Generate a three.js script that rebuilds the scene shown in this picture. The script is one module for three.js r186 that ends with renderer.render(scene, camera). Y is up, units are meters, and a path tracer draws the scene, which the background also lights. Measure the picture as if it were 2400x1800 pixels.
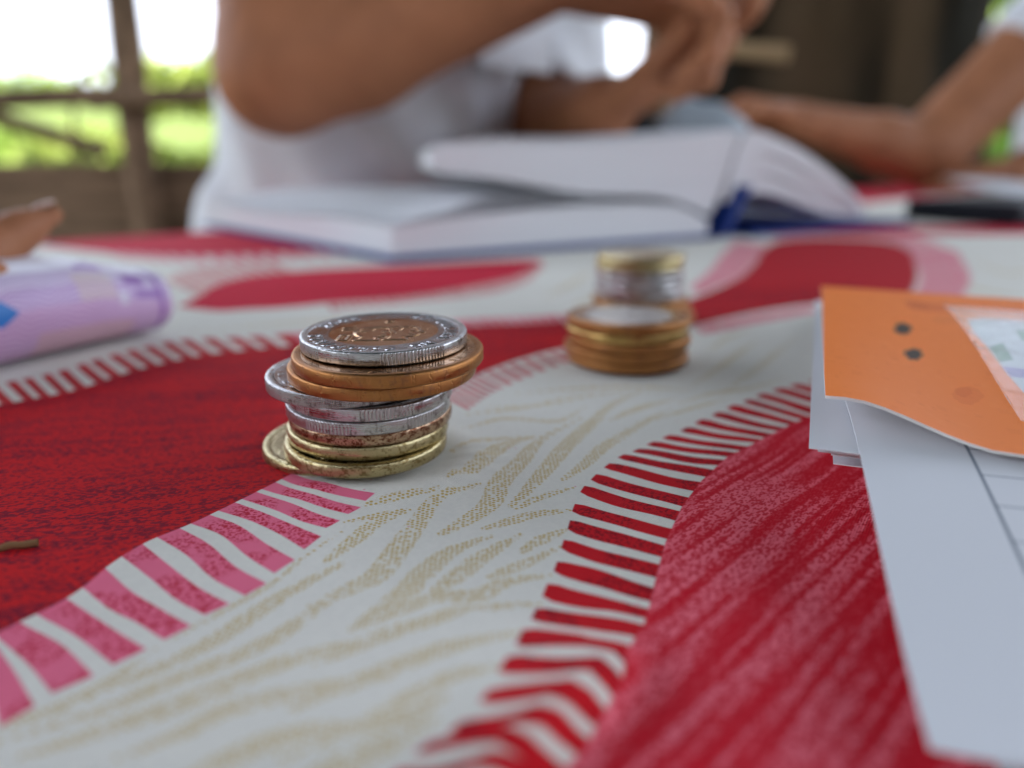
import * as THREE from 'three';
import { mergeGeometries, mergeVertices } from 'three/addons/utils/BufferGeometryUtils.js';
import { MarchingCubes } from 'three/addons/objects/MarchingCubes.js';

// ---------------------------------------------------------------- camera, sky, sun, exposure
// y = 0 is the table top, the ground lies 0.75 m below it; the camera looks towards -z
const F = 1662, CX = 1106, CY = 829.5, PITCH = THREE.MathUtils.degToRad(16.3), H = 0.047;   // lens in photo pixels, tilt, height over the cloth
const scene = new THREE.Scene();
const camera = new THREE.PerspectiveCamera(2 * Math.atan(CY / F) * 180 / Math.PI, 4 / 3, 0.004, 900);
camera.position.set(0, H, 0);
camera.rotation.set(-PITCH, 0, 0);
camera.focus = 0.109;
camera.userData.fStop = 8.0;
scene.add(camera);
const renderer = new THREE.WebGLRenderer({ antialias: true });
renderer.toneMapping = THREE.LinearToneMapping;
renderer.toneMappingExposure = 2.75;
renderer.shadowMap.enabled = true;
{ // hazy white tropical sky, a little bluer towards the zenith
  const W = 256, Hh = 128, d = new Float32Array(W * Hh * 4);
  for (let j = 0; j < Hh; j++) for (let i = 0; i < W; i++) {
    const el = Math.max(0, Math.sin(((j + 0.5) / Hh - 0.5) * Math.PI)), k = (j * W + i) * 4;
    const s = Math.pow(el, 0.7);
    d[k] = 1.05 - 0.24 * s; d[k + 1] = 1.12 - 0.17 * s; d[k + 2] = 1.26 - 0.05 * s; d[k + 3] = 1;
  }
  const t = new THREE.DataTexture(d, W, Hh, THREE.RGBAFormat, THREE.FloatType);
  t.mapping = THREE.EquirectangularReflectionMapping; t.magFilter = THREE.LinearFilter; t.needsUpdate = true;
  scene.background = t; scene.environment = t;
}
const sun = new THREE.DirectionalLight(new THREE.Color(1, 0.95, 0.86), 5);
sun.position.set(5, 18, 12); sun.castShadow = true;
sun.shadow.mapSize.set(2048, 2048);
Object.assign(sun.shadow.camera, { left: -15, right: 15, top: 15, bottom: -15, near: 1, far: 60 });
scene.add(sun);

// ---------------------------------------------------------------- helpers
const V = (x, y, z) => new THREE.Vector3(x, y, z);
let seed = 7;
const rnd = () => { seed = (seed + 0x6D2B79F5) | 0; let t = Math.imul(seed ^ (seed >>> 15), 1 | seed); t = (t + Math.imul(t ^ (t >>> 7), 61 | t)) ^ t; return ((t ^ (t >>> 14)) >>> 0) / 4294967296; };
const hash = (x, y, s = 0) => { let h = Math.imul(x | 0, 374761393) ^ Math.imul(y | 0, 668265263) ^ Math.imul(s | 0, 1274126177); h = Math.imul(h ^ (h >>> 13), 1274126177); return ((h ^ (h >>> 16)) >>> 0) / 4294967296; };
const noise = (x, y, s = 0) => { const i = Math.floor(x), j = Math.floor(y); let u = x - i, v = y - j; u = u * u * (3 - 2 * u); v = v * v * (3 - 2 * v); const a = hash(i, j, s), b = hash(i + 1, j, s), c = hash(i, j + 1, s), d = hash(i + 1, j + 1, s); return a + (b - a) * u + (c - a) * v + (a - b - c + d) * u * v; };
const fbm = (x, y, s = 0, n = 4) => { let a = 0, w = 0.5; for (let k = 0; k < n; k++) { a += w * noise(x, y, s + k); x *= 2.03; y *= 2.03; w *= 0.5; } return a / (1 - Math.pow(0.5, n)); };
const sstep = (a, b, x) => { const t = Math.min(1, Math.max(0, (x - a) / (b - a))); return t * t * (3 - 2 * t); };
const mix = (a, b, t) => a + (b - a) * t;
const srgb = (c) => c <= 0.0031308 ? 12.92 * c : 1.055 * Math.pow(c, 1 / 2.4) - 0.055;
const col = (r, g, b) => new THREE.Color().setRGB(r, g, b);
const cp = Math.cos(PITCH), sp = Math.sin(PITCH);
// a photo pixel gives a direction; the distance comes from the plane (height h over the cloth) or from a known depth
const ray = (px, py) => { const u = (px - CX) / F, v = (CY - py) / F; return V(u, -sp + v * cp, -cp - v * sp); };
const onPlane = (px, py, h = 0) => { const d = ray(px, py); return d.multiplyScalar((h - H) / d.y).add(V(0, H, 0)); };
const atZ = (px, py, z) => { const d = ray(px, py); return d.multiplyScalar(z / d.z).add(V(0, H, 0)); };

const taken = {};
function numbered(n) { if (!(n in taken)) { taken[n] = 0; return n; } taken[n]++; return n + '_' + String(taken[n]).padStart(3, '0'); }
function tag(o, label, category, group) { o.userData.label = label; o.userData.category = category; if (group) o.userData.group = group; return o; }
function thing(name, label, category, pos = [0, 0, 0], group) { const g = new THREE.Group(); g.name = numbered(name); g.position.set(...pos); tag(g, label, category, group); scene.add(g); return g; }
function part(name, geo, mat, parent = scene) { const m = new THREE.Mesh(geo, mat); m.name = parent === scene ? numbered(name) : name; m.castShadow = m.receiveShadow = true; parent.add(m); return m; }
function struct(name, geo, mat) { const m = part(name, geo, mat); m.userData.kind = 'structure'; return m; }
const std = (c, r = 0.8, extra = {}) => new THREE.MeshPhysicalMaterial({ color: c, roughness: r, side: THREE.DoubleSide, specularIntensity: 0.35, ...extra });
const phys = (c, r, extra = {}) => new THREE.MeshPhysicalMaterial({ color: c, roughness: r, side: THREE.DoubleSide, ...extra });

function tex(w, h, fn, isColor = true, repeat) { // fn -> [r,g,b] linear 0..1 for colour maps, or one number
  const d = new Uint8Array(w * h * 4);
  for (let j = 0; j < h; j++) for (let i = 0; i < w; i++) {
    const c = fn((i + 0.5) / w, (j + 0.5) / h, i, j), k = (j * w + i) * 4;
    if (isColor) { d[k] = 255 * srgb(Math.min(1, Math.max(0, c[0]))) + 0.5; d[k + 1] = 255 * srgb(Math.min(1, Math.max(0, c[1]))) + 0.5; d[k + 2] = 255 * srgb(Math.min(1, Math.max(0, c[2]))) + 0.5; }
    else d[k] = d[k + 1] = d[k + 2] = Math.min(255, Math.max(0, c * 255 + 0.5));
    d[k + 3] = 255;
  }
  const t = new THREE.DataTexture(d, w, h); if (isColor) t.colorSpace = THREE.SRGBColorSpace;
  t.magFilter = THREE.LinearFilter; t.minFilter = THREE.LinearMipmapLinearFilter; t.generateMipmaps = true;
  t.wrapS = t.wrapT = THREE.RepeatWrapping; if (repeat) t.repeat.set(...repeat); t.needsUpdate = true; return t;
}
function canvasOf(w, h, draw) { const c = document.createElement('canvas'); c.width = w; c.height = h; const g = c.getContext('2d'); draw(g, w, h); return g.getImageData(0, 0, w, h).data; }
function canvasTex(w, h, draw, isColor = true) { const c = document.createElement('canvas'); c.width = w; c.height = h; draw(c.getContext('2d'), w, h); const t = new THREE.CanvasTexture(c); if (isColor) t.colorSpace = THREE.SRGBColorSpace; t.magFilter = THREE.LinearFilter; return t; }

// grid surface with thickness: fn(u,v) -> point; group 0 = top face, group 1 = underside and edges
function sheetGeo(fn, nu, nv, thick) {
  const P = [], top = [], n = V(0, 0, 0);
  for (let j = 0; j <= nv; j++) for (let i = 0; i <= nu; i++) top.push(fn(i / nu, j / nv));
  const at = (i, j) => top[j * (nu + 1) + i];
  const normals = top.map((_, k) => { const i = k % (nu + 1), j = (k / (nu + 1)) | 0; const a = at(Math.min(i + 1, nu), j).clone().sub(at(Math.max(i - 1, 0), j)), b = at(i, Math.min(j + 1, nv)).clone().sub(at(i, Math.max(j - 1, 0))); return a.cross(b).normalize(); });
  const pos = [], uv = [], idx = [];
  top.forEach((p, k) => { pos.push(p.x, p.y, p.z); uv.push((k % (nu + 1)) / nu, ((k / (nu + 1)) | 0) / nv); });
  const N = top.length;
  top.forEach((p, k) => { const q = p.clone().addScaledVector(normals[k], -thick); pos.push(q.x, q.y, q.z); uv.push((k % (nu + 1)) / nu, ((k / (nu + 1)) | 0) / nv); });
  const quad = (a, b, c, d) => idx.push(a, b, c, a, c, d);
  const id = (i, j) => j * (nu + 1) + i;
  for (let j = 0; j < nv; j++) for (let i = 0; i < nu; i++) quad(id(i, j), id(i + 1, j), id(i + 1, j + 1), id(i, j + 1));
  const nTop = idx.length;
  for (let j = 0; j < nv; j++) for (let i = 0; i < nu; i++) quad(N + id(i, j), N + id(i, j + 1), N + id(i + 1, j + 1), N + id(i + 1, j));
  // edges get their own vertices so that they keep a crisp normal
  const ring = []; for (let i = 0; i < nu; i++) ring.push(id(i, 0)); for (let j = 0; j < nv; j++) ring.push(id(nu, j)); for (let i = nu; i > 0; i--) ring.push(id(i, nv)); for (let j = nv; j > 0; j--) ring.push(id(0, j));
  const e0 = pos.length / 3;
  for (const k of ring) for (const o of [k, N + k]) { pos.push(pos[o * 3], pos[o * 3 + 1], pos[o * 3 + 2]); uv.push(uv[o * 2], uv[o * 2 + 1]); }
  ring.forEach((_, k) => { const a = e0 + 2 * k, b = e0 + 2 * ((k + 1) % ring.length); quad(a, a + 1, b + 1, b); });
  const g = new THREE.BufferGeometry(); g.setAttribute('position', new THREE.Float32BufferAttribute(pos, 3)); g.setAttribute('uv', new THREE.Float32BufferAttribute(uv, 2)); g.setIndex(idx);
  g.addGroup(0, nTop, 0); g.addGroup(nTop, idx.length - nTop, 1); g.computeVertexNormals(); return g;
}
function boxGeo(w, h, d, x = 0, y = 0, z = 0, b = 0) { // box with a small chamfer
  if (!b) { const g = new THREE.BoxGeometry(w, h, d); g.translate(x, y, z); return g; }
  const s = new THREE.Shape(); const a = w / 2 - b, c = h / 2 - b; s.moveTo(-a, -c); s.lineTo(a, -c); s.lineTo(a, c); s.lineTo(-a, c); s.closePath();
  const g = new THREE.ExtrudeGeometry(s, { depth: d - 2 * b, bevelEnabled: true, bevelSize: b, bevelThickness: b, bevelSegments: 2 }); g.translate(x, y, z - d / 2 + b); return g;
}

// ---------------------------------------------------------------- tablecloth print, drawn in table coordinates (metres)
const NX0 = -0.133, NZ0 = -0.300, NS = 0.266;       // the finely printed part: x from NX0, z from NZ0
const FX0 = -0.9, FZ0 = -2.0, FS = 2.7;             // the whole cloth
const flat0 = (arr, h = 0) => arr.map((p) => { const q = onPlane(p[0], p[1], h); return [q.x, q.z]; });
const crest = flat0([[1405, 1335], [1380, 1365]], 0).concat(flat0([[1350, 1388]], 0.0015), flat0([[1327, 1404]], 0.003), flat0([[1282, 1429]], 0.0042), flat0([[1237, 1474]], 0.0046), flat0([[1187, 1504]], 0.0048), flat0([[1122, 1554], [1017, 1614], [900, 1670]], 0.005)).map(([x, z]) => [x + 0.0011, z - 0.0007]);
const crestAmp = [0, 0.0005, 0.0014, 0.003, 0.0044, 0.0048, 0.0048, 0.0046, 0.0044, 0.004];
const stackC = [-0.0240, -0.1183];
function clothY(x, z) {
  const edge = Math.min(x - NX0, NX0 + NS - x, z - NZ0, NZ0 + NS - z), fade = sstep(0, 0.02, edge);
  let y = 0, best = 1e9;
  for (let k = 0; k + 1 < crest.length; k++) {
    const [ax, az] = crest[k], [bx, bz] = crest[k + 1], ex = bx - ax, ez = bz - az, l2 = ex * ex + ez * ez, t = Math.min(1, Math.max(0, ((x - ax) * ex + (z - az) * ez) / l2)), qx = x - ax - t * ex, qz = z - az - t * ez, d = Math.hypot(qx, qz);
    if (d < best) { best = d; const side = ex * qz - ez * qx, amp = mix(crestAmp[k], crestAmp[k + 1], t); y = side < 0 ? amp * (1 - sstep(-0.0003, 0.0029, d)) : amp * Math.exp(-Math.pow(d / 0.021, 2)); }
  }
  const ds = Math.hypot(x - stackC[0], z - stackC[1]), calm = sstep(0.016, 0.05, ds);
  y += calm * (0.0028 * (noise(x * 22 + 3, z * 22, 61) - 0.5) + 0.0009 * (noise(x * 60, z * 60, 62) - 0.5));
  // small wrinkles where the stack presses on the cloth
  const wx = x - stackC[0], wz = z - stackC[1];
  if (wx > 0 && ds < 0.04) { const an = Math.atan2(wz, wx); y += 0.00035 * Math.sin(an * 26) * sstep(0.0125, 0.0145, ds) * (1 - sstep(0.017, 0.026, ds)) * sstep(-0.5, 0.0, an) * (1 - sstep(0.7, 1.1, an)); }
  y += 0.0010 * Math.exp(-Math.pow((Math.hypot(x - stackC[0] - 0.003, z - stackC[1] - 0.001) - 0.0145) / 0.004, 2)) * sstep(-0.004, 0.006, wx + wz * 0.6);
  const calm2 = sstep(0.03, 0.075, Math.min(Math.hypot(x - 0.03, z + 0.185), Math.hypot(x - 0.035, z + 0.235), Math.hypot(x + 0.12, z + 0.18), Math.hypot(x - 0.09, z + 0.13)));
  return fade * (y > 0.0025 ? y : y * Math.max(calm2, 0.15) - (1 - calm2) * 0.0006);
}
// where a photo pixel meets the cloth as it lies, folds included
const xz = (p, h) => { if (h !== undefined) { const q = onPlane(p[0], p[1], h); return [q.x, q.z]; } let y = 0, q; for (let k = 0; k < 6; k++) { q = onPlane(p[0], p[1], y); const e = clothY(q.x, q.z); y += 0.6 * (e - y); } return [q.x, q.z]; };
const P = (arr, h) => arr.map((p) => xz(p, h));
const lerp2 = (a, b, t) => [mix(a[0], b[0], t), mix(a[1], b[1], t)];
const c1 = (x, y) => [x * 0.4998, 829.5 + y * 0.4998], c2 = (x, y) => [737.3 + x * 0.4998, 829.5 + y * 0.4998], c3 = (x, y) => [1474.6 + x * 0.4998, 829.5 + y * 0.4998];
// dark red band
const A_low = P([[-500, 1560], [-200, 1455], [0, 1364], [160, 1282], [245, 1214], [320, 1169], [410, 1132], [500, 1089], [600, 1039], [700, 985], [800, 940], [880, 905], [950, 862], [1040, 806], [1215, 752], [1350, 730], [1500, 702], [1640, 672], [1750, 657], [1880, 655], [1950, 642], [1980, 600]]);
const A_up = P([[1978, 575], [1960, 540], [1905, 520], [1800, 514], [1700, 518], [1655, 535], [1630, 570], [1590, 605], [1510, 640], [1400, 668], [1210, 694], [1040, 703], [850, 725], [640, 745], [450, 765], [300, 797], [150, 845], [0, 874], [-300, 925], [-700, 1000]]);
const A_poly = [...A_low, ...A_up];
// the pink and red field in front, right
const D_edge = [[1760, 889], [1745, 894], [1700, 914], [1640, 944], [1574, 979], [1514, 1039], [1474, 1094], [1452, 1140], [1437, 1174], [1422, 1229], [1410, 1279], [1392, 1354], [1364, 1419], [1342, 1504], [1307, 1569], [1267, 1624], [1230, 1665], [1150, 1740], [1000, 1850]];
const D_poly = [...P(D_edge, 0), xz([1400, 2100]), [0.2, -0.02], [0.4, -0.1], [0.4, -0.22], xz([2300, 780]), xz([2000, 800])];
const B_poly = P([[385, 662], [430, 640], [470, 615], [540, 596], [640, 585], [760, 578], [900, 572], [1160, 562], [1130, 590], [1090, 604], [1000, 622], [900, 638], [780, 650], [640, 662], [480, 672]]);
const C_poly = P([[60, 528], [200, 512], [380, 500], [640, 486], [900, 470], [1100, 452], [1050, 500], [800, 530], [640, 545], [430, 552], [230, 545]]);
const E_poly = P([[1820, 400], [1900, 392], [2000, 388], [2150, 392], [2080, 418], [1960, 428], [1850, 440]]);
const G_poly = P([[1700, 503], [1850, 494], [2060, 490], [2300, 486], [2300, 504], [2000, 506], [1850, 510]]);
// pink stripes between the dark red band and the white: [upper line pixels, lower line pixels]
const pinkStripes = [
  [[[-40, 1100], [60, 1240], [150, 1390]].map((p) => c1(...p)), [[-130, 1160], [-40, 1340], [0, 1480]].map((p) => c1(...p))],
  [[[115, 1045], [270, 1130], [405, 1260]].map((p) => c1(...p)), [[0, 1105], [120, 1210], [225, 1335]].map((p) => c1(...p))],
  [[[300, 935], [460, 1040], [632, 1145]].map((p) => c1(...p)), [[190, 1012], [330, 1090], [490, 1212]].map((p) => c1(...p))],
  [[[465, 805], [560, 890], [690, 970], [826, 1045]].map((p) => c1(...p)), [[365, 885], [470, 970], [590, 1030], [708, 1105]].map((p) => c1(...p))],
  [[[620, 695], [740, 790], [860, 880], [992, 950]].map((p) => c1(...p)), [[540, 755], [650, 840], [760, 930], [885, 998]].map((p) => c1(...p))],
  [[[775, 622], [900, 690], [1020, 790], [1152, 862]].map((p) => c1(...p)), [[685, 665], [800, 735], [920, 840], [1058, 914]].map((p) => c1(...p))],
  [[[905, 565], [1030, 610], [1150, 690], [1275, 760]].map((p) => c1(...p)), [[825, 603], [950, 650], [1070, 745], [1185, 818]].map((p) => c1(...p))],
  [[[1020, 513], [1150, 560], [1270, 610], [1388, 658]].map((p) => c1(...p)), [[945, 548], [1080, 590], [1200, 645], [1315, 714]].map((p) => c1(...p))],
  [[[1120, 470], [1250, 512], [1370, 560], [1470, 590]].map((p) => c1(...p)), [[1055, 500], [1190, 545], [1310, 595], [1410, 622]].map((p) => c1(...p))],
  [[[1205, 430], [1330, 470], [1460, 510], [1560, 533]].map((p) => c1(...p)), [[1150, 460], [1280, 495], [1400, 535], [1505, 562]].map((p) => c1(...p))],
  [[[1280, 392], [1400, 425], [1500, 450], [1620, 472]].map((p) => c1(...p)), [[1230, 416], [1350, 452], [1450, 478], [1580, 505]].map((p) => c1(...p))],
];
// red stripes: [left end, right end] in photo pixels, with the cloth's lift for those on the fold
const redStripes = [
  [c2(80, 1740), c2(640, 1860), 0.003], [c2(215, 1690), c2(750, 1760), 0.003], [c2(345, 1600), c2(900, 1690), 0.0028], [c2(490, 1480), c2(1000, 1600), 0.0022], [c2(615, 1350), c2(1085, 1500), 0.0016], [c2(697, 1222), c2(1160, 1390), 0.001], [c2(768, 1100), c2(1235, 1250), 0.0005],
  [c2(830, 997), c2(1305, 1095), 0], [c2(880, 888), c2(1325, 995), 0], [c2(925, 782), c2(1348, 903), 0], [c2(956, 692), c2(1368, 808), 0], [c2(983, 606), c2(1392, 720), 0], [c2(1003, 532), c2(1418, 645), 0], [c2(1042, 456), c2(1452, 572), 0], [c2(1090, 402), c2(1500, 512), 0],
  [c2(1147, 352), c3(55, 440), 0], [c2(1208, 312), c3(100, 378), 0], [c2(1272, 286), c3(150, 330), 0], [c2(1335, 257), c3(190, 290), 0], [c2(1402, 227), c3(235, 258), 0], [c3(5, 195), c3(300, 226), 0], [c3(68, 160), c3(360, 205), 0], [c3(140, 128), c3(420, 180), 0], [c3(205, 96), c3(480, 155), 0], [c3(272, 70), c3(545, 135), 0], [c3(330, 44), c3(620, 118), 0], [c3(405, 20), c3(690, 90), 0], [c3(480, 4), c3(760, 66), 0], [c3(560, -16), c3(840, 44), 0], [c3(640, -32), c3(920, 24), 0],
];
const strands = [ // gold dotted fronds: centre line in photo pixels, half width in mm
  [[c2(20, 595), c2(150, 570), c2(285, 540)], 0.9], [[c2(-60, 760), c2(60, 670), c2(150, 600), c2(290, 545)], 1.5], [[c2(-120, 960), c2(30, 890), c2(150, 830), c2(240, 720), c2(330, 600), c2(420, 490), c2(590, 430)], 1.9],
  [[c2(440, 645), c2(540, 590), c2(640, 520), c2(690, 420), c2(780, 330), c2(850, 250), c2(1030, 150)], 2.0], [[c2(740, 525), c2(830, 430), c2(900, 350), c2(980, 260), c2(1080, 170), c2(1170, 90), c2(1290, 30)], 1.8], [[c2(960, 412), c2(1060, 340), c2(1150, 260), c2(1300, 170), c2(1420, 110)], 1.5],
  [[c2(755, 540), c2(860, 490), c2(1030, 440)], 1.0], [[c2(620, 625), c2(740, 590), c2(860, 560), c2(1000, 545)], 1.3], [[c2(60, 1055), c2(230, 930), c2(350, 820), c2(480, 720), c2(640, 660)], 1.8], [[c2(400, 900), c2(500, 830), c2(620, 740), c2(775, 650)], 1.6],
  [[c2(780, 725), c2(870, 670), c2(970, 630)], 1.2], [[c2(640, 835), c2(760, 790), c2(945, 705)], 1.1], [[c2(60, 1055), c2(250, 980), c2(430, 930), c2(600, 910), c2(700, 860), c2(900, 830)], 1.6], [[c2(-100, 1200), c2(0, 1160), c2(200, 1080), c2(400, 1020), c2(620, 970), c2(850, 950)], 1.5],
  [[c2(-200, 1400), c2(0, 1310), c2(200, 1240), c2(400, 1160), c2(600, 1110), c2(780, 1080)], 1.6], [[c2(150, 1420), c2(350, 1330), c2(500, 1260), c2(690, 1230)], 1.2], [[c2(-250, 1620), c2(100, 1480), c2(300, 1430), c2(450, 1350)], 1.2], [[c2(-200, 1740), c2(0, 1640), c2(200, 1560), c2(400, 1450)], 1.2],
  [[c2(480, 290), c2(640, 240), c2(830, 225)], 1.1], [[c2(530, 190), c2(700, 150), c2(930, 160), c2(1050, 100)], 1.2], [[c2(550, 130), c2(800, 100), c2(1080, 20)], 1.2], [[c2(470, 390), c2(560, 370), c2(640, 300), c2(740, 250), c2(830, 230)], 1.8], [[c2(1165, 155), c2(1300, 100), c2(1440, 65)], 1.3], [[c2(110, 520), c2(260, 480), c2(420, 445)], 1.2],
  [[c1(1475, 640), c1(1330, 735), c1(1180, 860), c1(1000, 962), c1(830, 1055), c1(640, 1160)], 0.6], [[c1(1475, 780), c1(1300, 870), c1(1150, 960), c1(1000, 1060), c1(850, 1150), c1(600, 1260), c1(300, 1370)], 1.5], [[c1(1475, 900), c1(1300, 1020), c1(1200, 1090), c1(1010, 1180), c1(700, 1300), c1(420, 1420), c1(0, 1540)], 1.5],
  [[c1(1475, 1130), c1(1300, 1180), c1(1100, 1250), c1(900, 1330), c1(650, 1430), c1(400, 1510), c1(100, 1610)], 1.7], [[c1(1475, 1290), c1(1250, 1340), c1(1000, 1400), c1(800, 1500), c1(500, 1620)], 1.5], [[c1(1475, 1480), c1(1250, 1520), c1(1000, 1610), c1(800, 1700)], 1.4], [[c1(600, 1200), c1(400, 1330), c1(200, 1420), c1(-100, 1500)], 1.1],
  [[[1120, 850], [1260, 838], [1400, 836], [1500, 845]], 1.3], [[[1060, 880], [1160, 876], [1300, 850], [1420, 845]], 1.1], [[[1500, 830], [1560, 790], [1600, 760], [1640, 735]], 1.4], [[[1560, 850], [1630, 800], [1680, 760], [1730, 720]], 1.4], [[[1470, 870], [1540, 850], [1620, 838], [1700, 815]], 1.2], [[[1420, 905], [1500, 880], [1580, 858]], 1.1], [[[1530, 760], [1570, 730], [1620, 712]], 1.3],
  [[[420, 715], [600, 700], [760, 690], [920, 676]], 2.2], [[[1180, 640], [1240, 610], [1280, 580]], 2.4], [[[1240, 660], [1290, 640], [1330, 600]], 2.4], [[[2100, 560], [2180, 590], [2260, 580]], 2.5], [[[2050, 600], [2130, 630], [2212, 640]], 2.5],
];
function poly(g, pts, col) { g.fillStyle = col; g.beginPath(); pts.forEach((p, k) => k ? g.lineTo(...p) : g.moveTo(...p)); g.closePath(); g.fill(); }
function smooth(pts, n = 8) { const c = new THREE.CatmullRomCurve3(pts.map((p) => V(p[0], 0, p[1]))); return c.getPoints(n * (pts.length - 1)).map((p) => [p.x, p.z]); }
// a run of short stripes along an edge (both polylines in photo pixels)
function fringe(inner, outer, n, duty) {
  const a = smooth(P(inner), 30), b = smooth(P(outer), 30), out = [];
  const at = (l, t) => { const f = Math.min(0.9999, Math.max(0, t)) * (l.length - 1), i = Math.floor(f); return lerp2(l[i], l[i + 1], f - i); };
  for (let k = 0; k < n; k++) { const j = (hash(k, n, 5) - 0.5) * 0.15 / n, t0 = k / n + j, t1 = (k + duty) / n + j; out.push([at(a, t0), at(b, t0), at(b, t1), at(a, t1)]); }
  return out;
}
const fringes = [ // [polygons, red share 0..1]
  [fringe([[-300, 925], [0, 874], [150, 845], [300, 797], [450, 765], [640, 745], [850, 725]], [[-330, 895], [-40, 836], [110, 806], [250, 764], [400, 733], [600, 722], [830, 708]], 23, 0.56), 0.95],
  [fringe([[960, 858], [1040, 810], [1215, 757], [1350, 733]], [[1010, 885], [1090, 835], [1250, 775], [1380, 745]], 20, 0.55), 0.7],
  [fringe([[1500, 706], [1640, 678], [1750, 662]], [[1520, 722], [1660, 694], [1770, 674]], 30, 0.75), 0.15],
  [fringe([[1510, 636], [1590, 602], [1628, 566], [1655, 530]], [[1490, 620], [1530, 588], [1560, 550], [1590, 520]], 26, 0.78), 0.15],
  [fringe([[1975, 640], [1990, 600], [1975, 560]], [[2080, 640], [2096, 600], [2070, 545]], 22, 0.78), 0.15],
  [fringe([[1975, 560], [1905, 516], [1800, 510], [1690, 516]], [[2070, 545], [1930, 500], [1800, 500], [1640, 510]], 22, 0.75), 0.2],
  [fringe([[430, 640], [470, 615], [540, 596], [640, 585]], [[360, 605], [400, 585], [480, 570], [600, 562]], 12, 0.45), 0.85],
  [fringe([[1160, 562], [1090, 604], [1000, 622], [860, 642], [700, 658]], [[1175, 575], [1120, 616], [1020, 640], [880, 655], [710, 672]], 38, 0.6), 0.8],
  [fringe([[230, 545], [430, 552], [640, 545], [800, 530]], [[280, 560], [440, 566], [650, 560], [830, 545]], 16, 0.6), 0.2],
  [fringe([[640, 745], [850, 725], [1040, 703], [1210, 694], [1400, 668]], [[600, 722], [830, 708], [1020, 688], [1200, 680], [1390, 655]], 34, 0.8), 0.2],
];
function printMaps(N, x0, z0, size) {
  const s = N / size, to = (p) => [(p[0] - x0) * s, (p[1] - z0) * s];
  const bands = canvasOf(N, N, (g) => {                       // r: dark red, g: pink-red field, b: crimson
    g.fillStyle = '#000'; g.fillRect(0, 0, N, N); g.globalCompositeOperation = 'lighter';
    poly(g, smooth(A_poly).map(to), '#f00'); poly(g, D_poly.map(to), '#0f0'); for (const b of [B_poly, C_poly, E_poly, G_poly]) poly(g, smooth(b).map(to), '#00f');
    const wave = (dx, dz, c, w) => { const a = [], b = []; for (let k = 0; k <= 40; k++) { const t = -0.6 + k * 0.06; const y = 0.03 * Math.sin(t * 9 + dx); a.push([dx + t * 0.7 - y * 0.7, dz - t * 0.7 - y * 0.7]); b.unshift([dx + t * 0.7 + w - y * 0.5, dz - t * 0.7 + w - y * 0.9]); } poly(g, [...a, ...b].map(to), c); };
    wave(0.48, -0.02, '#00f', 0.05); wave(0.30, -0.0 + 0.25, '#f00', 0.07); wave(0.9, -0.6, '#f00', 0.05);
  });
  const marks = canvasOf(N, N, (g) => {                       // r: pink stripes, g: red stripes, b: gold fronds
    g.fillStyle = '#000'; g.fillRect(0, 0, N, N); g.globalCompositeOperation = 'lighter'; g.lineCap = 'round'; g.lineJoin = 'round';
    const ext = (l) => { const q = P(l), a = q[0], b = q[1]; return smooth([[a[0] + (a[0] - b[0]) * 0.5, a[1] + (a[1] - b[1]) * 0.5], ...q]); };
    for (const [up, low] of pinkStripes) poly(g, [...ext(up), ...ext(low).reverse()].map(to), '#f00');
    const L = redStripes.map((r) => xz(r[0], r[2] > 0.0025 ? r[2] : undefined)), R = redStripes.map((r, k) => { const a = xz(r[0], r[2] > 0.0025 ? r[2] : undefined), b = xz(r[1], 0); return lerp2(a, b, 1.14 + 0.16 * (1 - sstep(3, 11, k))); });
    redStripes.forEach((r, k) => {
      const k2 = Math.min(k + 1, L.length - 1), k1 = Math.max(k - 1, 0), hl = [(L[k2][0] - L[k1][0]) * 0.148, (L[k2][1] - L[k1][1]) * 0.148], hr = [(R[k2][0] - R[k1][0]) * 0.142, (R[k2][1] - R[k1][1]) * 0.142];
      const a = [], b = [];
      for (let i = 0; i <= 12; i++) { const t = i / 12, m = lerp2(L[k], R[k], t), h = lerp2(hl, hr, t), bow = 0.00022 * Math.sin(t * Math.PI * 2.4 + hash(k, 3) * 5) * (0.4 + hash(k, 9)) - 0.0005 * Math.sin(t * Math.PI), f = (i === 0 ? 0.72 : 1) * (0.9 + 0.28 * noise(t * 3, k * 7.3, 4)); a.push([m[0] + h[0] * f, m[1] + h[1] * f - bow]); b.unshift([m[0] - h[0] * f, m[1] - h[1] * f - bow]); }
      poly(g, [...a, ...b].map(to), '#0f0');
    });
    for (const [ps, share] of fringes) for (const p of ps) { poly(g, p.map(to), `rgb(${Math.round(255 * (1 - share))},${Math.round(255 * share)},0)`); }
    for (const [line, w] of strands) { const pts = smooth(P(line), 6); pts.forEach((p, k) => { const t = k / (pts.length - 1), r = w * 0.00092 * (0.25 + 0.75 * Math.sin(Math.PI * Math.min(1, 0.08 + t * 0.9))); g.fillStyle = '#00f'; g.beginPath(); const q = to(p); g.arc(q[0], q[1], r * s, 0, 7); g.fill(); }); }
  });
  return [bands, marks];
}
const dirOf = (a, b) => { const p = xz(a), q = xz(b), l = Math.hypot(q[0] - p[0], q[1] - p[1]); return [(q[0] - p[0]) / l, (q[1] - p[1]) / l]; };
const sA = dirOf([150, 1010], [420, 985]), sD = dirOf(c3(100, 820), c3(520, 500)), sW = dirOf(c2(100, 1150), c2(500, 1235));
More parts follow.
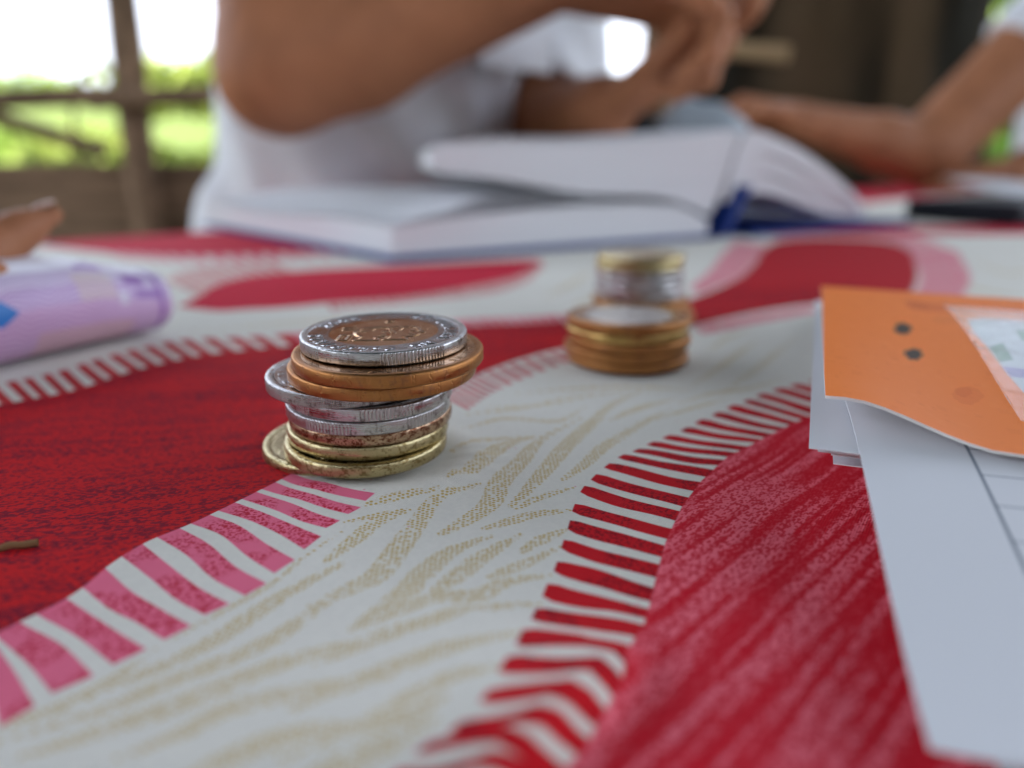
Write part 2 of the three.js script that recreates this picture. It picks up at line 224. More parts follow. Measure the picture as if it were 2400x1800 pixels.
function printTexture(N, x0, z0, size, fine) {
  const [bands, marks] = printMaps(N, x0, z0, size);
  return tex(N, N, (u, v, i, j) => {
    const k = ((j) * N + i) * 4, x = (x0 + u * size) * 1000, z = (z0 + v * size) * 1000;      // millimetres
    let A = bands[k] / 255, D = bands[k + 1] / 255, B = bands[k + 2] / 255, pk = marks[k] / 255, rd = marks[k + 1] / 255, gd = marks[k + 2] / 255;
    let r = 0.80, g = 0.765, b = 0.685;
    const wob = fine ? 0.97 + 0.06 * noise(x * 2.2, z * 2.2, 2) : 1; r *= wob; g *= wob; b *= wob;
    if (fine && A + D + B + pk + rd < 0.5 && hash(Math.floor(x / 1.1), Math.floor(z / 1.1), 77) > 0.9975) { const q = Math.hypot(x / 1.1 - Math.floor(x / 1.1) - 0.5, z / 1.1 - Math.floor(z / 1.1) - 0.5); const w = 0.7 * (1 - sstep(0.08, 0.22, q)); r = mix(r, 0.7, w); g = mix(g, 0.15, w); b = mix(b, 0.2, w); }
    if (gd > 0.02) {
      let w = 0.5 * gd;
      if (fine) { const a = 0.88, c = 0.475, X = (x * a + z * c) / 0.72, Z = (-x * c + z * a) / 0.60, row = Math.floor(Z), off = (row & 1) * 0.5, ci = Math.floor(X + off), dx = X + off - ci - 0.5 + (hash(ci, row, 3) - 0.5) * 0.3, dz = Z - row - 0.5 + (hash(ci, row, 4) - 0.5) * 0.3; w = gd * (hash(ci, row, 6) > 0.1 ? 1 : 0.2) * (1 - sstep(0.24, 0.43, Math.hypot(dx, dz * 0.9))); }
      r = mix(r, 0.60, w); g = mix(g, 0.41, w); b = mix(b, 0.11, w);
    }
    if (pk > 0.01) { let sx = fine ? sstep(0.52, 0.66, noise(x * 3.6 + z * 1.0, z * 4.0 - x * 0.7, 21)) * sstep(0.35, 0.6, noise(x * 0.25, z * 0.25, 22)) : 0.2; r = mix(r, mix(0.86, 0.62, sx), pk); g = mix(g, mix(0.17, 0.03, sx), pk); b = mix(b, mix(0.28, 0.06, sx), pk); }
    if (rd > 0.01) { let sx = fine ? sstep(0.54, 0.68, noise(x * 3.8, z * 3.8, 31)) * sstep(0.34, 0.58, noise(x * 0.22, z * 0.22, 32)) * 0.85 : 0.15; r = mix(r, mix(0.62, 0.22, sx), rd); g = mix(g, mix(0.012, 0.008, sx), rd); b = mix(b, mix(0.02, 0.016, sx), rd); }
    if (B > 0.01) { r = mix(r, 0.62, B); g = mix(g, 0.025, B); b = mix(b, 0.055, B); }
    if (A > 0.01) {
      const a = x * sA[0] + z * sA[1], c = -x * sA[1] + z * sA[0];
      let dk = 0.35;
      if (fine) { const dens = 0.12 + 0.85 * sstep(0.3, 0.72, 0.6 * noise(a * 0.07, c * 0.75, 41) + 0.4 * noise(a * 0.03, c * 0.12, 43)); dk = sstep(0.66 - 0.34 * dens, 0.86 - 0.34 * dens, noise(a * 2.1, c * 4.2, 44)); }
      r = mix(r, mix(0.62, 0.14, dk * 0.8), A); g = mix(g, mix(0.014, 0.010, dk), A); b = mix(b, mix(0.018, 0.026, dk), A);
    }
    if (D > 0.01) {
      const a = x * sD[0] + z * sD[1], c = -x * sD[1] + z * sD[0];
      let pkq = 0.4;
      if (fine) { const band = sstep(0.33, 0.66, 0.6 * noise(a * 0.06, c * 1.5, 51) + 0.4 * noise(a * 0.04, c * 0.3, 53)); pkq = 0.16 * band + 0.9 * sstep(0.56 - 0.22 * band, 0.70 - 0.22 * band, noise(a * 2.1 + 0.9 * noise(a * 3, c * 3, 57), c * 4.8, 54)) * (0.2 + 0.8 * band); }
      r = mix(r, mix(0.68, 0.92, pkq), D); g = mix(g, mix(0.012, 0.165, pkq), D); b = mix(b, mix(0.028, 0.215, pkq), D);
    }
    return [r, g, b];
  });
}
// ---------------------------------------------------------------- the table and its cloth
const T_E = [0.7071, -0.7071], T_N = [-0.7071, -0.7071], TE0 = -0.55, TE1 = 1.6, TN0 = -0.47, TN1 = 0.52;
const tp = (e, n, y = 0) => V(T_E[0] * e + T_N[0] * n, y, T_E[1] * e + T_N[1] * n);
const weave = tex(128, 128, (u, v) => { const a = (u * 8 + v * 8) % 1, b = (u * 16) % 1; return 0.5 + 0.34 * Math.cos(2 * Math.PI * (u * 8 + v * 5)) + 0.16 * Math.cos(2 * Math.PI * (u * 8 - v * 16)); }, false);
const clothNear = new THREE.MeshPhysicalMaterial({ map: printTexture(2048, NX0, NZ0, NS, true), roughness: 0.85, side: THREE.DoubleSide, specularIntensity: 0.2, bumpMap: weave, bumpScale: 0.0001 });
weave.repeat.set(NS / 0.0032, NS / 0.0032);
const clothFar = new THREE.MeshPhysicalMaterial({ specularIntensity: 0.2, map: printTexture(2048, FX0, FZ0, FS, false), roughness: 0.85, side: THREE.DoubleSide });
{
  const cloth = thing('tablecloth', 'white tablecloth printed with wavy red, crimson and pink bands and gold fronds', 'tablecloth');
  const n = 200, pos = [], uv = [], idx = [];
  for (let j = 0; j <= n; j++) for (let i = 0; i <= n; i++) { const x = NX0 + NS * i / n, z = NZ0 + NS * j / n; pos.push(x, clothY(x, z), z); uv.push(i / n, j / n); }
  for (let j = 0; j < n; j++) for (let i = 0; i < n; i++) { const a = j * (n + 1) + i; idx.push(a, a + n + 1, a + 1, a + 1, a + n + 1, a + n + 2); }
  const near = new THREE.BufferGeometry(); near.setAttribute('position', new THREE.Float32BufferAttribute(pos, 3)); near.setAttribute('uv', new THREE.Float32BufferAttribute(uv, 2)); near.setIndex(idx); near.computeVertexNormals();
  // the rest of the top, with the fine part cut out, and the hanging sides
  const sh = new THREE.Shape(); [[TE0, TN0], [TE1, TN0], [TE1, TN1], [TE0, TN1]].forEach(([e, m], k) => { const p = tp(e, m); k ? sh.lineTo(p.x, -p.z) : sh.moveTo(p.x, -p.z); }); sh.closePath();
  const hole = new THREE.Path(); [[0, 0], [0, 1], [1, 1], [1, 0]].forEach(([a, b], k) => { const x = NX0 + a * NS, z = NZ0 + b * NS; k ? hole.lineTo(x, -z) : hole.moveTo(x, -z); }); hole.closePath(); sh.holes.push(hole);
  const flat = new THREE.ShapeGeometry(sh); flat.rotateX(-Math.PI / 2);
  const sides = [], corners = [[TE0, TN0], [TE1, TN0], [TE1, TN1], [TE0, TN1]];
  corners.forEach((a, k) => {
    const b = corners[(k + 1) % 4], o = [[0, -1], [1, 0], [0, 1], [-1, 0]][k], L = Math.hypot(b[0] - a[0], b[1] - a[1]), m = Math.round(L * 40);
    const q = new THREE.PlaneGeometry(1, 1, m, 8), p = q.attributes.position;
    for (let i = 0; i < p.count; i++) { const t = p.getX(i) + 0.5, d = 0.5 - p.getY(i), w = 0.018 * d * (1 + Math.sin(t * L * 38 + 1.3 * Math.sin(t * L * 9))), v = tp(mix(a[0], b[0], t) + o[0] * w, mix(a[1], b[1], t) + o[1] * w, -0.26 * d); p.setXYZ(i, v.x, v.y, v.z); }
    q.computeVertexNormals(); sides.push(q);
  });
  const far = mergeGeometries([flat.toNonIndexed(), ...sides.map((s) => s.toNonIndexed())]);
  const fp = far.attributes.position, fu = far.attributes.uv; for (let i = 0; i < fp.count; i++) fu.setXY(i, (fp.getX(i) - FX0) / FS, (fp.getZ(i) - FZ0 - (fp.getY(i) < -0.001 ? fp.getY(i) * 0.7 : 0)) / FS);
  const nn = near.toNonIndexed(), whole = mergeGeometries([nn, far]); whole.clearGroups(); whole.addGroup(0, nn.attributes.position.count, 0); whole.addGroup(nn.attributes.position.count, fp.count, 1);
  part('cloth', whole, [clothNear, clothFar], cloth);
}
const barkTex = tex(256, 512, (u, v) => { const n = fbm(u * 14, v * 5, 3) * 0.7 + fbm(u * 40, v * 12, 9) * 0.3, k = sstep(0.3, 0.7, n); return [mix(0.009, 0.070, k), mix(0.007, 0.044, k), mix(0.004, 0.024, k)]; });
const woodTex = tex(256, 256, (u, v) => { const n = fbm(u * 3, v * 30, 13) * 0.6 + fbm(u * 8, v * 90, 17) * 0.4, k = sstep(0.25, 0.75, n); return [mix(0.12, 0.28, k), mix(0.075, 0.175, k), mix(0.046, 0.108, k)]; });
const woodBump = tex(256, 256, (u, v) => fbm(u * 4, v * 40, 23), false);
const wood = std(0xffffff, 0.8, { map: woodTex, bumpMap: woodBump, bumpScale: 0.002 });
{
  const t = thing('wooden_table', 'long wooden table hidden under the printed cloth', 'table', [0, -0.75, 0]);
  const quat = new THREE.Quaternion().setFromAxisAngle(V(0, 1, 0), Math.PI / 4);
  const place = (m, e, n, y) => { const p = tp(e, n); m.position.set(p.x, y, p.z); m.quaternion.copy(quat); };
  const mid = [(TE0 + TE1) / 2, (TN0 + TN1) / 2], L = TE1 - TE0 - 0.02, Wd = TN1 - TN0 - 0.02;
  for (let k = 0; k < 5; k++) place(part('plank', boxGeo(L, 0.03, Wd / 5 - 0.004, 0, 0, 0, 0.003), wood, t), mid[0], TN0 + 0.01 + Wd * (k + 0.5) / 5, 0.7325 - 0.001);
  for (const e of [TE0 + 0.1, TE1 - 0.1]) for (const n of [TN0 + 0.1, TN1 - 0.1]) place(part('leg', boxGeo(0.07, 0.716, 0.07, 0, 0, 0, 0.004), wood, t), e, n, 0.358);
}
// ---------------------------------------------------------------- coins
const wear = tex(256, 256, (u, v) => 0.5 + 0.5 * (fbm(u * 10, v * 10, 71) - 0.5) + 0.35 * (fbm(u * 46, v * 46, 75, 3) - 0.5), false);
function metalMap(base, spot, dens, scaleU, scaleV, s) { return tex(512, 64, (u, v) => { const n = fbm(u * scaleU, v * scaleV, s), m = fbm(u * scaleU * 4, v * scaleV * 3, s + 5, 3), k = sstep(dens - 0.1, dens + 0.08, n * 0.45 + m * 0.55), t = 0.88 + 0.24 * (m - 0.5) * 2 * 0.5; return [mix(base[0] * t, spot[0], k), mix(base[1] * t, spot[1], k), mix(base[2] * t, spot[2], k)]; }); }
const SILVER = [0.60, 0.585, 0.585], COPPER = [0.46, 0.205, 0.07], BRASS = [0.60, 0.50, 0.27];
const edgeBump = tex(512, 64, (u, v) => 0.5 + 0.5 * (fbm(u * 60, v * 6, 81, 3) - 0.5) + 0.5 * (fbm(u * 200, v * 3, 85, 2) - 0.5), false);
const metal = (map, rough, bump = 0.00006) => new THREE.MeshStandardMaterial({ map, metalness: 1, roughness: rough, roughnessMap: wear, bumpMap: edgeBump, bumpScale: bump, side: THREE.DoubleSide });
const edgeSilver = metal(metalMap(SILVER, [0.25, 0.22, 0.21], 0.66, 60, 3, 91), 0.66, 0.0001), edgeCopper = metal(metalMap(COPPER, [0.28, 0.13, 0.06], 0.66, 40, 2, 95), 0.95, 0.00004);
const edgeBrass = metal(metalMap(BRASS, [0.26, 0.19, 0.08], 0.60, 70, 4, 99), 0.72, 0.00013), edgeStained = metal(metalMap([0.60, 0.42, 0.27], [0.16, 0.06, 0.03], 0.53, 90, 7, 103), 0.72, 0.0001);
// lettering pressed into the copper coins' edge, worn; the mark repeats round the coin
const edgeLettered = edgeCopper.clone(); edgeLettered.bumpMap = canvasTex(2048, 64, (g, w, h) => { g.fillStyle = '#999'; g.fillRect(0, 0, w, h); g.fillStyle = '#111'; g.font = 'bold 30px sans-serif'; g.textAlign = 'center'; for (let k = 0; k < 8; k++) ['B', 'S', 'P'].forEach((c, i) => { g.save(); g.translate(k * 256 + 60 + i * 58, 42); g.rotate(0); g.fillText(c, 0, 0); g.restore(); }); }, false); edgeLettered.bumpScale = 0.00006;
function arcText(g, text, cx, cy, r, a0, a1) { const n = text.length; [...text].forEach((c, k) => { const a = a0 + (a1 - a0) * (k + 0.5) / n; g.save(); g.translate(cx + r * Math.sin(a), cy - r * Math.cos(a)); g.rotate(a); g.fillText(c, 0, 0); g.restore(); }); }
function head(g, x, y, s, flip) { g.save(); g.translate(x, y); g.scale(flip * s, s); g.beginPath(); g.moveTo(-20, 46); g.lineTo(-16, 24); g.quadraticCurveTo(-30, 10, -26, -12); g.quadraticCurveTo(-18, -36, 6, -34); g.quadraticCurveTo(24, -30, 24, -12); g.lineTo(32, 2); g.lineTo(25, 6); g.lineTo(26, 16); g.lineTo(20, 26); g.lineTo(8, 28); g.lineTo(12, 46); g.closePath(); g.fillStyle = '#b8b8b8'; g.fill(); g.lineWidth = 5; g.strokeStyle = '#f0f0f0'; g.stroke(); g.beginPath(); g.moveTo(-24, -8); g.quadraticCurveTo(-8, -4, -2, -24); g.lineTo(14, -30); g.moveTo(12, -6); g.lineTo(22, -6); g.moveTo(12, 14); g.lineTo(22, 14); g.lineWidth = 4; g.stroke(); g.restore(); }
function softRelief(w, draw, r) { // heights from a drawing, smoothed so that the forms are domed like struck metal
  const d = canvasOf(w, w, draw); let a = new Float32Array(w * w); for (let i = 0; i < w * w; i++) a[i] = d[i * 4] / 255;
  for (let pass = 0; pass < 2; pass++) for (const s of [1, w]) { const b = new Float32Array(w * w); for (let j = 0; j < w; j++) for (let i = 0; i < w; i++) { let t = 0, n = 0; const c = s === 1 ? i : j; for (let k = -r; k <= r; k++) if (c + k >= 0 && c + k < w) { t += a[j * w + i + k * s]; n++; } b[j * w + i] = t / n; } a = b; }
  return tex(w, w, (u, v, i, j) => a[(w - 1 - j) * w + i], false);
}
const reliefA = softRelief(512, (g, w) => { // ring inscription, year, two generic heads
  g.fillStyle = '#606060'; g.fillRect(0, 0, w, w); g.textAlign = 'center'; g.textBaseline = 'middle'; g.fillStyle = '#fff'; g.font = 'bold 48px sans-serif';
  arcText(g, 'REPUBLIKA NG PILIPINAS', 256, 256, 207, 0.28, 4.55); arcText(g, '2003', 256, 256, 207, 4.95, 5.75);
  head(g, 312, 262, 2.0, 1); head(g, 226, 270, 2.0, 1);
  g.strokeStyle = '#eee'; g.lineWidth = 7; g.strokeRect(134, 300, 26, 62); g.beginPath(); g.arc(256, 128, 10, 0, 7); g.moveTo(120, 215); g.lineTo(160, 205); g.moveTo(124, 240); g.lineTo(158, 232); g.stroke();
}, 3);
const reliefB = canvasTex(512, 512, (g, w) => { g.fillStyle = '#606060'; g.fillRect(0, 0, w, w); g.textAlign = 'center'; g.textBaseline = 'middle'; g.fillStyle = '#fff'; g.font = 'bold 44px sans-serif'; arcText(g, 'REPUBLIKA NG PILIPINAS', 256, 256, 200, 3.5, 8.4); head(g, 256, 262, 3.0, 1); g.lineWidth = 5; g.strokeStyle = '#ddd'; g.beginPath(); g.arc(256, 256, 232, 0, 7); g.stroke(); }, false);
const reliefC = canvasTex(512, 512, (g, w) => { g.fillStyle = '#606060'; g.fillRect(0, 0, w, w); g.textAlign = 'center'; g.textBaseline = 'middle'; g.fillStyle = '#fff'; g.font = 'bold 26px sans-serif'; arcText(g, 'BANGKO SENTRAL NG PILIPINAS', 256, 256, 222, 0.2, 3.4); g.fillStyle = '#e8e8e8'; g.font = 'bold 120px sans-serif'; g.fillText('20', 256, 230); g.font = 'bold 44px sans-serif'; g.fillText('PISO', 256, 320); g.lineWidth = 5; g.strokeStyle = '#ddd'; g.beginPath(); g.arc(256, 256, 160, 0, 7); g.stroke(); }, false);
const faceMat = (c, relief, r = 0.5, map) => new THREE.MeshStandardMaterial({ color: col(...c), map: map || null, metalness: 1, roughness: r, roughnessMap: wear, bumpMap: relief, bumpScale: 0.0005, side: THREE.DoubleSide });
const greenStain = tex(256, 256, (u, v) => { const d = Math.hypot((u - 0.17) / 0.22, (v - 0.36) / 0.30), n = fbm(u * 14, v * 14, 111), k = sstep(0.10, 0.22, n - 0.55 * d * d + 0.0), d2 = Math.hypot((u - 0.47) / 0.05, (v - 0.04) / 0.03), k2 = sstep(0.2, 0.4, n - 0.3 * d2 * d2), q = Math.max(k * 0.85, k2 * 0.8), t = 0.82 + 0.3 * fbm(u * 6, v * 6, 113); return [mix(t, 0.10, q), mix(t, 0.22, q), mix(t, 0.18, q)]; });
const faceSilver = faceMat([0.5, 0.49, 0.5], reliefB, 0.46), faceBrass = faceMat([0.56, 0.47, 0.27], reliefB, 0.52), faceBrassStained = faceMat([0.56, 0.47, 0.27], reliefB, 0.52, greenStain), faceCopper = faceMat([0.44, 0.24, 0.11], reliefC, 0.5), ringSilver = faceMat([0.44, 0.43, 0.44], reliefA, 0.42), centreCopper = faceMat([0.54, 0.29, 0.13], reliefA, 0.42), centreSilver = faceMat([0.50, 0.48, 0.46], reliefC, 0.75);
ringSilver.bumpScale = centreCopper.bumpScale = 0.0007;
const edgeCache = {};
function edgeGeo(R, t, reeds, segsReeded, seg, round) { // closed rim and underside; reeds: grooves all round, segsReeded: number of grooved runs (0 = all round)
  const key = [R, t, reeds, segsReeded, round].join(); if (edgeCache[key]) return edgeCache[key];
  const prof = [[0.001, 0.00012], [R - 0.0011, 0.00012], [R - 0.0009, 0], [R - 0.00035, 0], [R - 0.0001, 0.00009], [R, 0.00028], [R, t * 0.5], [R, t - 0.00028], [R - 0.0001, t - 0.00009], [R - 0.00035, t], [R - 0.0010, t], [R - 0.00125, t - 0.00014]];
  if (round === 2) { prof[3] = [R - 0.0005, 0]; prof[4] = [R - 0.00018, 0.00012]; prof[5] = [R, 0.0004]; prof[7] = [R, t - 0.0004]; prof[8] = [R - 0.00018, t - 0.00012]; prof[9] = [R - 0.0005, t]; }
  if (round === 1) { const b = t * 0.24; [[3, 0.9], [4, 0.5], [5, 0.0]].forEach(([k, a]) => { prof[k] = [R - b * (1 - Math.cos((1 - a) * Math.PI / 2)) * 0 - b * a * a * 0.75, b * (1 - Math.sqrt(1 - a * a)) * 0 + (k === 3 ? 0.00004 : k === 4 ? b * 0.32 : b)]; }); prof[6] = [R + 0.00005, t * 0.5]; prof[7] = [R, t - b]; prof[8] = [R - b * 0.19, t - b * 0.32]; prof[9] = [R - b * 0.61, t - 0.00003]; }
  const pos = [], uv = [], idx = [], m = prof.length;
  for (let i = 0; i <= seg; i++) { const a = (i / seg) * Math.PI * 2; let groove = 0; if (reeds) { const on = segsReeded ? (Math.floor(a / (Math.PI * 2) * segsReeded * 2) % 2 === 0) : true; if (on) groove = 0.00013 * sstep(0.0, 0.7, Math.cos(a * reeds)); }
    const dent = 0.00004 * (noise(a * 9, R * 9e3, 121) - 0.5);
    for (let k = 0; k < m; k++) { let [r, y] = prof[k]; if (k >= 5 && k <= 7) r -= groove; if (k >= 3 && k <= 9) r += dent; pos.push(r * Math.sin(a), y, r * Math.cos(a)); uv.push(i / seg, k < 3 ? 0 : k > 9 ? 1 : (k - 2) / 8); } }
  for (let i = 0; i < seg; i++) for (let k = 0; k + 1 < m; k++) { const a = i * m + k, b = a + m; idx.push(a, b, a + 1, a + 1, b, b + 1); }
  const g = new THREE.BufferGeometry(); g.setAttribute('position', new THREE.Float32BufferAttribute(pos, 3)); g.setAttribute('uv', new THREE.Float32BufferAttribute(uv, 2)); g.setIndex(idx); g.computeVertexNormals();
  return edgeCache[key] = g;
}
function discGeo(r0, r1, R, y) { const g = r0 > 0 ? new THREE.RingGeometry(r0, r1, 96, 1) : new THREE.CircleGeometry(r1, 96); g.rotateX(-Math.PI / 2); g.translate(0, y, 0); const p = g.attributes.position, u = g.attributes.uv; for (let i = 0; i < p.count; i++) u.setXY(i, 0.5 + p.getX(i) / (2 * R), 0.5 - p.getZ(i) / (2 * R)); return g; }
const KINDS = {
  bimetal: { R: 0.01285, t: 0.0021, edge: edgeSilver, face: ringSilver, centre: centreCopper, rc: 0.0085, reeds: 150, runs: 4, seg: 1200 },
  twenty: { R: 0.01455, t: 0.0022, edge: edgeLettered, face: faceCopper, centre: centreSilver, rc: 0.0104, seg: 160, bevel: true },
  silver: { R: 0.01305, t: 0.0021, edge: edgeSilver, face: faceSilver, reeds: 144, runs: 5, seg: 1200 },
  plainSilver: { R: 0.01305, t: 0.0021, edge: edgeSilver, face: faceSilver, reeds: 330, runs: 0, seg: 1600 },
  brass: { R: 0.01305, t: 0.0022, edge: edgeBrass, face: faceBrass, round: true, seg: 160 },
  stained: { R: 0.01315, t: 0.0022, edge: edgeStained, face: faceBrass, round: true, seg: 160 },
  greened: { R: 0.01305, t: 0.0022, edge: edgeBrass, face: faceBrassStained, round: true, seg: 160 },
};
const edgeBrassy = metal(metalMap([0.62, 0.40, 0.14], [0.28, 0.13, 0.06], 0.70, 40, 2, 97), 0.55, 0.00003);
function coin(kind, label, x, y, z, tilt, turn, group, edgeMat) {
  const k = KINDS[kind], g = thing('coin', label, 'coin', [x, y, z], group); g.rotation.set(tilt[0], 0, tilt[1]);
  const e = part('edge', edgeGeo(k.R, k.t, k.reeds || 0, k.runs || 0, k.seg, k.round ? 1 : k.bevel ? 2 : 0), edgeMat || k.edge, g); e.rotation.y = turn;
  const f = part(k.centre ? 'ring' : 'face', discGeo(k.centre ? k.rc : 0, k.R - 0.0011, k.R, k.t - 0.00014), k.face, g);
  if (k.centre) part('centre', discGeo(0, k.rc - 0.00006, k.R, k.t - 0.00018), k.centre, g);
  return g;
}
{
  const T = [0.036, 0], grp = 'coins of the mixed stack at the front', L = (s) => s;
  let n = V(0, Math.cos(T[0]), Math.sin(T[0]));
  const put = (kind, label, x, z, h, turn, extra = [0, 0]) => { const c = V(x + 0.0005, -0.0004, z).addScaledVector(n, h); return coin(kind, label, c.x, c.y, c.z, [T[0] + extra[0], T[1] + extra[1]], turn, grp); };
  put('brass', 'brass coin flat on the cloth, bottom of the mixed stack and sticking out', -0.0293, -0.1229, 0, 0.3);
  put('greened', 'brass coin with a green stain, second from the bottom of the mixed stack', -0.0243, -0.1186, 0.00222, 1.1);
  put('brass', 'clean brass coin, third from the bottom of the mixed stack', -0.0241, -0.1202, 0.00444, 2.2);
  put('stained', 'brown speckled worn coin between brass and silver coins of the mixed stack', -0.0236, -0.1204, 0.00666, 0.6);
  put('silver', 'silver coin resting on the brown speckled coin of the mixed stack', -0.0236, -0.1192, 0.00888, 0.62);
  put('silver', 'silver coin with grooved edge under the silver coin that sticks out', -0.0232, -0.1193, 0.011, 0.05);
  put('plainSilver', 'finely reeded silver coin sticking out of the mixed stack under the copper coins', -0.0264, -0.1192, 0.01312, 0.4, [0, -0.004]);
  put('twenty', 'wide copper coloured coin resting on the silver coin that sticks out', -0.0207, -0.1172, 0.01526, 0.55, [0, -0.002]);
  put('twenty', 'wide copper coloured coin directly under the top coin of the mixed stack', -0.0195, -0.1160, 0.0175, 0.2, [0, 0.004]);
  put('bimetal', 'silver coin with copper centre on top of the mixed stack', -0.0204, -0.1181, 0.01974, 0.12, [0, 0.002]);
}
{
  // copper pile further back, and the mixed pile behind it
  const base = onPlane(1354, 815), cx = base.x + 0.002, cz = base.z - 0.0145, g2 = 'copper coloured coins of the low pile';
  const ord = ['bottom', 'second from the bottom', 'third from the bottom', 'fourth from the bottom', 'top'];
  for (let k = 0; k < 5; k++) coin('twenty', `copper coloured coin with silver centre, ${ord[k]} of the low copper pile`, cx + [0.0002, -0.0005, 0.0004, -0.0003, 0.0001][k], 0.0004 + k * 0.00225, cz + (hash(k, 2, 7) - 0.5) * 0.0012, [0.005, (hash(k, 3, 7) - 0.5) * 0.006], k * 1.3 + 0.4, g2, k === 3 ? edgeBrassy : k === 1 ? edgeCopper : null);
  const b3 = onPlane(1390, 700), x3 = 0.0385, z3 = -0.2330, g3 = 'coins of the pile behind the low copper pile';
  let y = 0.0004;
  const pile = [['twenty', 'copper coloured coin at the bottom of the pile behind', 0.0022, 0.002], ['twenty', 'second copper coloured coin of the pile behind', 0.0014, 0.001], ['twenty', 'third copper coloured coin of the pile behind, under the silver ones', 0.0006, 0], ['silver', 'lowest silver coin of the pile behind', 0.0006, 0], ['silver', 'silver coin second above the copper ones of the pile behind', -0.0002, 0.0004], ['silver', 'silver coin third above the copper ones of the pile behind', 0.0004, -0.0003], ['silver', 'silver coin just under the brass coins of the pile behind', 0.0001, 0], ['brass', 'brass coin directly on the silver coins of the pile behind', -0.0003, 0], ['brass', 'brass coin on top of the pile behind', 0.0002, 0.0003]];
  pile.forEach(([k, l, dx, dz], i) => { coin(k, l, x3 + dx, y, z3 + dz, [0.004, 0], i * 0.9, g3); y += KINDS[k].t + 0.00002; });
}
// ---------------------------------------------------------------- twig on the cloth
{
  const p = onPlane(38, 1183), t = thing('twig', 'tiny brown twig lying on the dark red band', 'twig', [p.x, clothY(p.x, p.z), p.z]);
  const c = new THREE.CatmullRomCurve3([V(-0.0021, 0.0004, 0.0006), V(-0.0008, 0.0006, 0.0001), V(0.0006, 0.0005, -0.0003), V(0.0021, 0.0005, -0.0009)]);
  const g = new THREE.TubeGeometry(c, 16, 0.00048, 7); const q = g.attributes.position; for (let i = 0; i < q.count; i++) q.setY(i, q.getY(i) + (noise(q.getX(i) * 3000, q.getZ(i) * 3000, 5) - 0.5) * 0.0002);
  part('stem', g, std(col(0.24, 0.13, 0.06), 0.9), t);
}
// ---------------------------------------------------------------- folded wad of banknotes, lower left of the book
const noteTex = canvasTex(1024, 1024, (g, w, h) => { // x runs round the fold (top leg, fold 240-525, under leg), y towards the viewer at the top
  g.fillStyle = '#bba3c6'; g.fillRect(0, 0, w, h);
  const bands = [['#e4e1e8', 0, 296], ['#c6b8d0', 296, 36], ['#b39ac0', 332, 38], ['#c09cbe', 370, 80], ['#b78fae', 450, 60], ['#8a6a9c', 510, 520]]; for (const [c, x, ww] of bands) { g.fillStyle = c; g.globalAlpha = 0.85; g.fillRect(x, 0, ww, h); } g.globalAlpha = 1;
  g.lineWidth = 3; for (let k = 0; k < 46; k++) { g.strokeStyle = k % 2 ? 'rgba(125,75,140,0.34)' : 'rgba(236,220,232,0.34)'; g.beginPath(); for (let y = 0; y <= h; y += 16) { const x = 330 + k * 5 + 7 * Math.sin(y * 0.028 + k * 0.2) + 3 * Math.sin(y * 0.07); y ? g.lineTo(x, y) : g.moveTo(x, y); } g.stroke(); }
  g.fillStyle = 'rgba(206,184,158,0.4)'; g.fillRect(310, 600, 60, 170); g.fillStyle = 'rgba(198,160,142,0.4)'; g.fillRect(420, 420, 90, 420);
  g.fillStyle = 'rgba(120,68,150,0.65)'; g.fillRect(262, 700, 14, 150); g.fillRect(286, 640, 12, 120); g.fillRect(300, 830, 30, 90); g.fillRect(345, 860, 20, 120); g.fillRect(0, 960, 1024, 26);
  g.fillStyle = 'rgba(236,236,242,0.9)'; for (let k = 0; k < 9; k++) g.fillRect(150 + k * 11, 0, 4, h);
  g.fillStyle = '#1d6fb8'; g.beginPath(); g.moveTo(345, 300); g.lineTo(375, 220); g.lineTo(392, 290); g.lineTo(372, 352); g.closePath(); g.fill(); g.fillStyle = '#e8814a'; g.fillRect(338, 110, 34, 110); g.fillStyle = '#f0d692'; g.fillRect(372, 130, 30, 110); g.fillStyle = '#c9442f'; g.fillRect(350, 60, 26, 52);
});
noteTex.wrapS = noteTex.wrapT = THREE.ClampToEdgeWrapping;
const notePrint = std(0xffffff, 0.4, { map: noteTex, specularIntensity: 0.8 }), notePlain = std(col(0.62, 0.60, 0.66), 0.5, { specularIntensity: 1 }), noteEdge = std(col(0.62, 0.60, 0.62), 0.6);
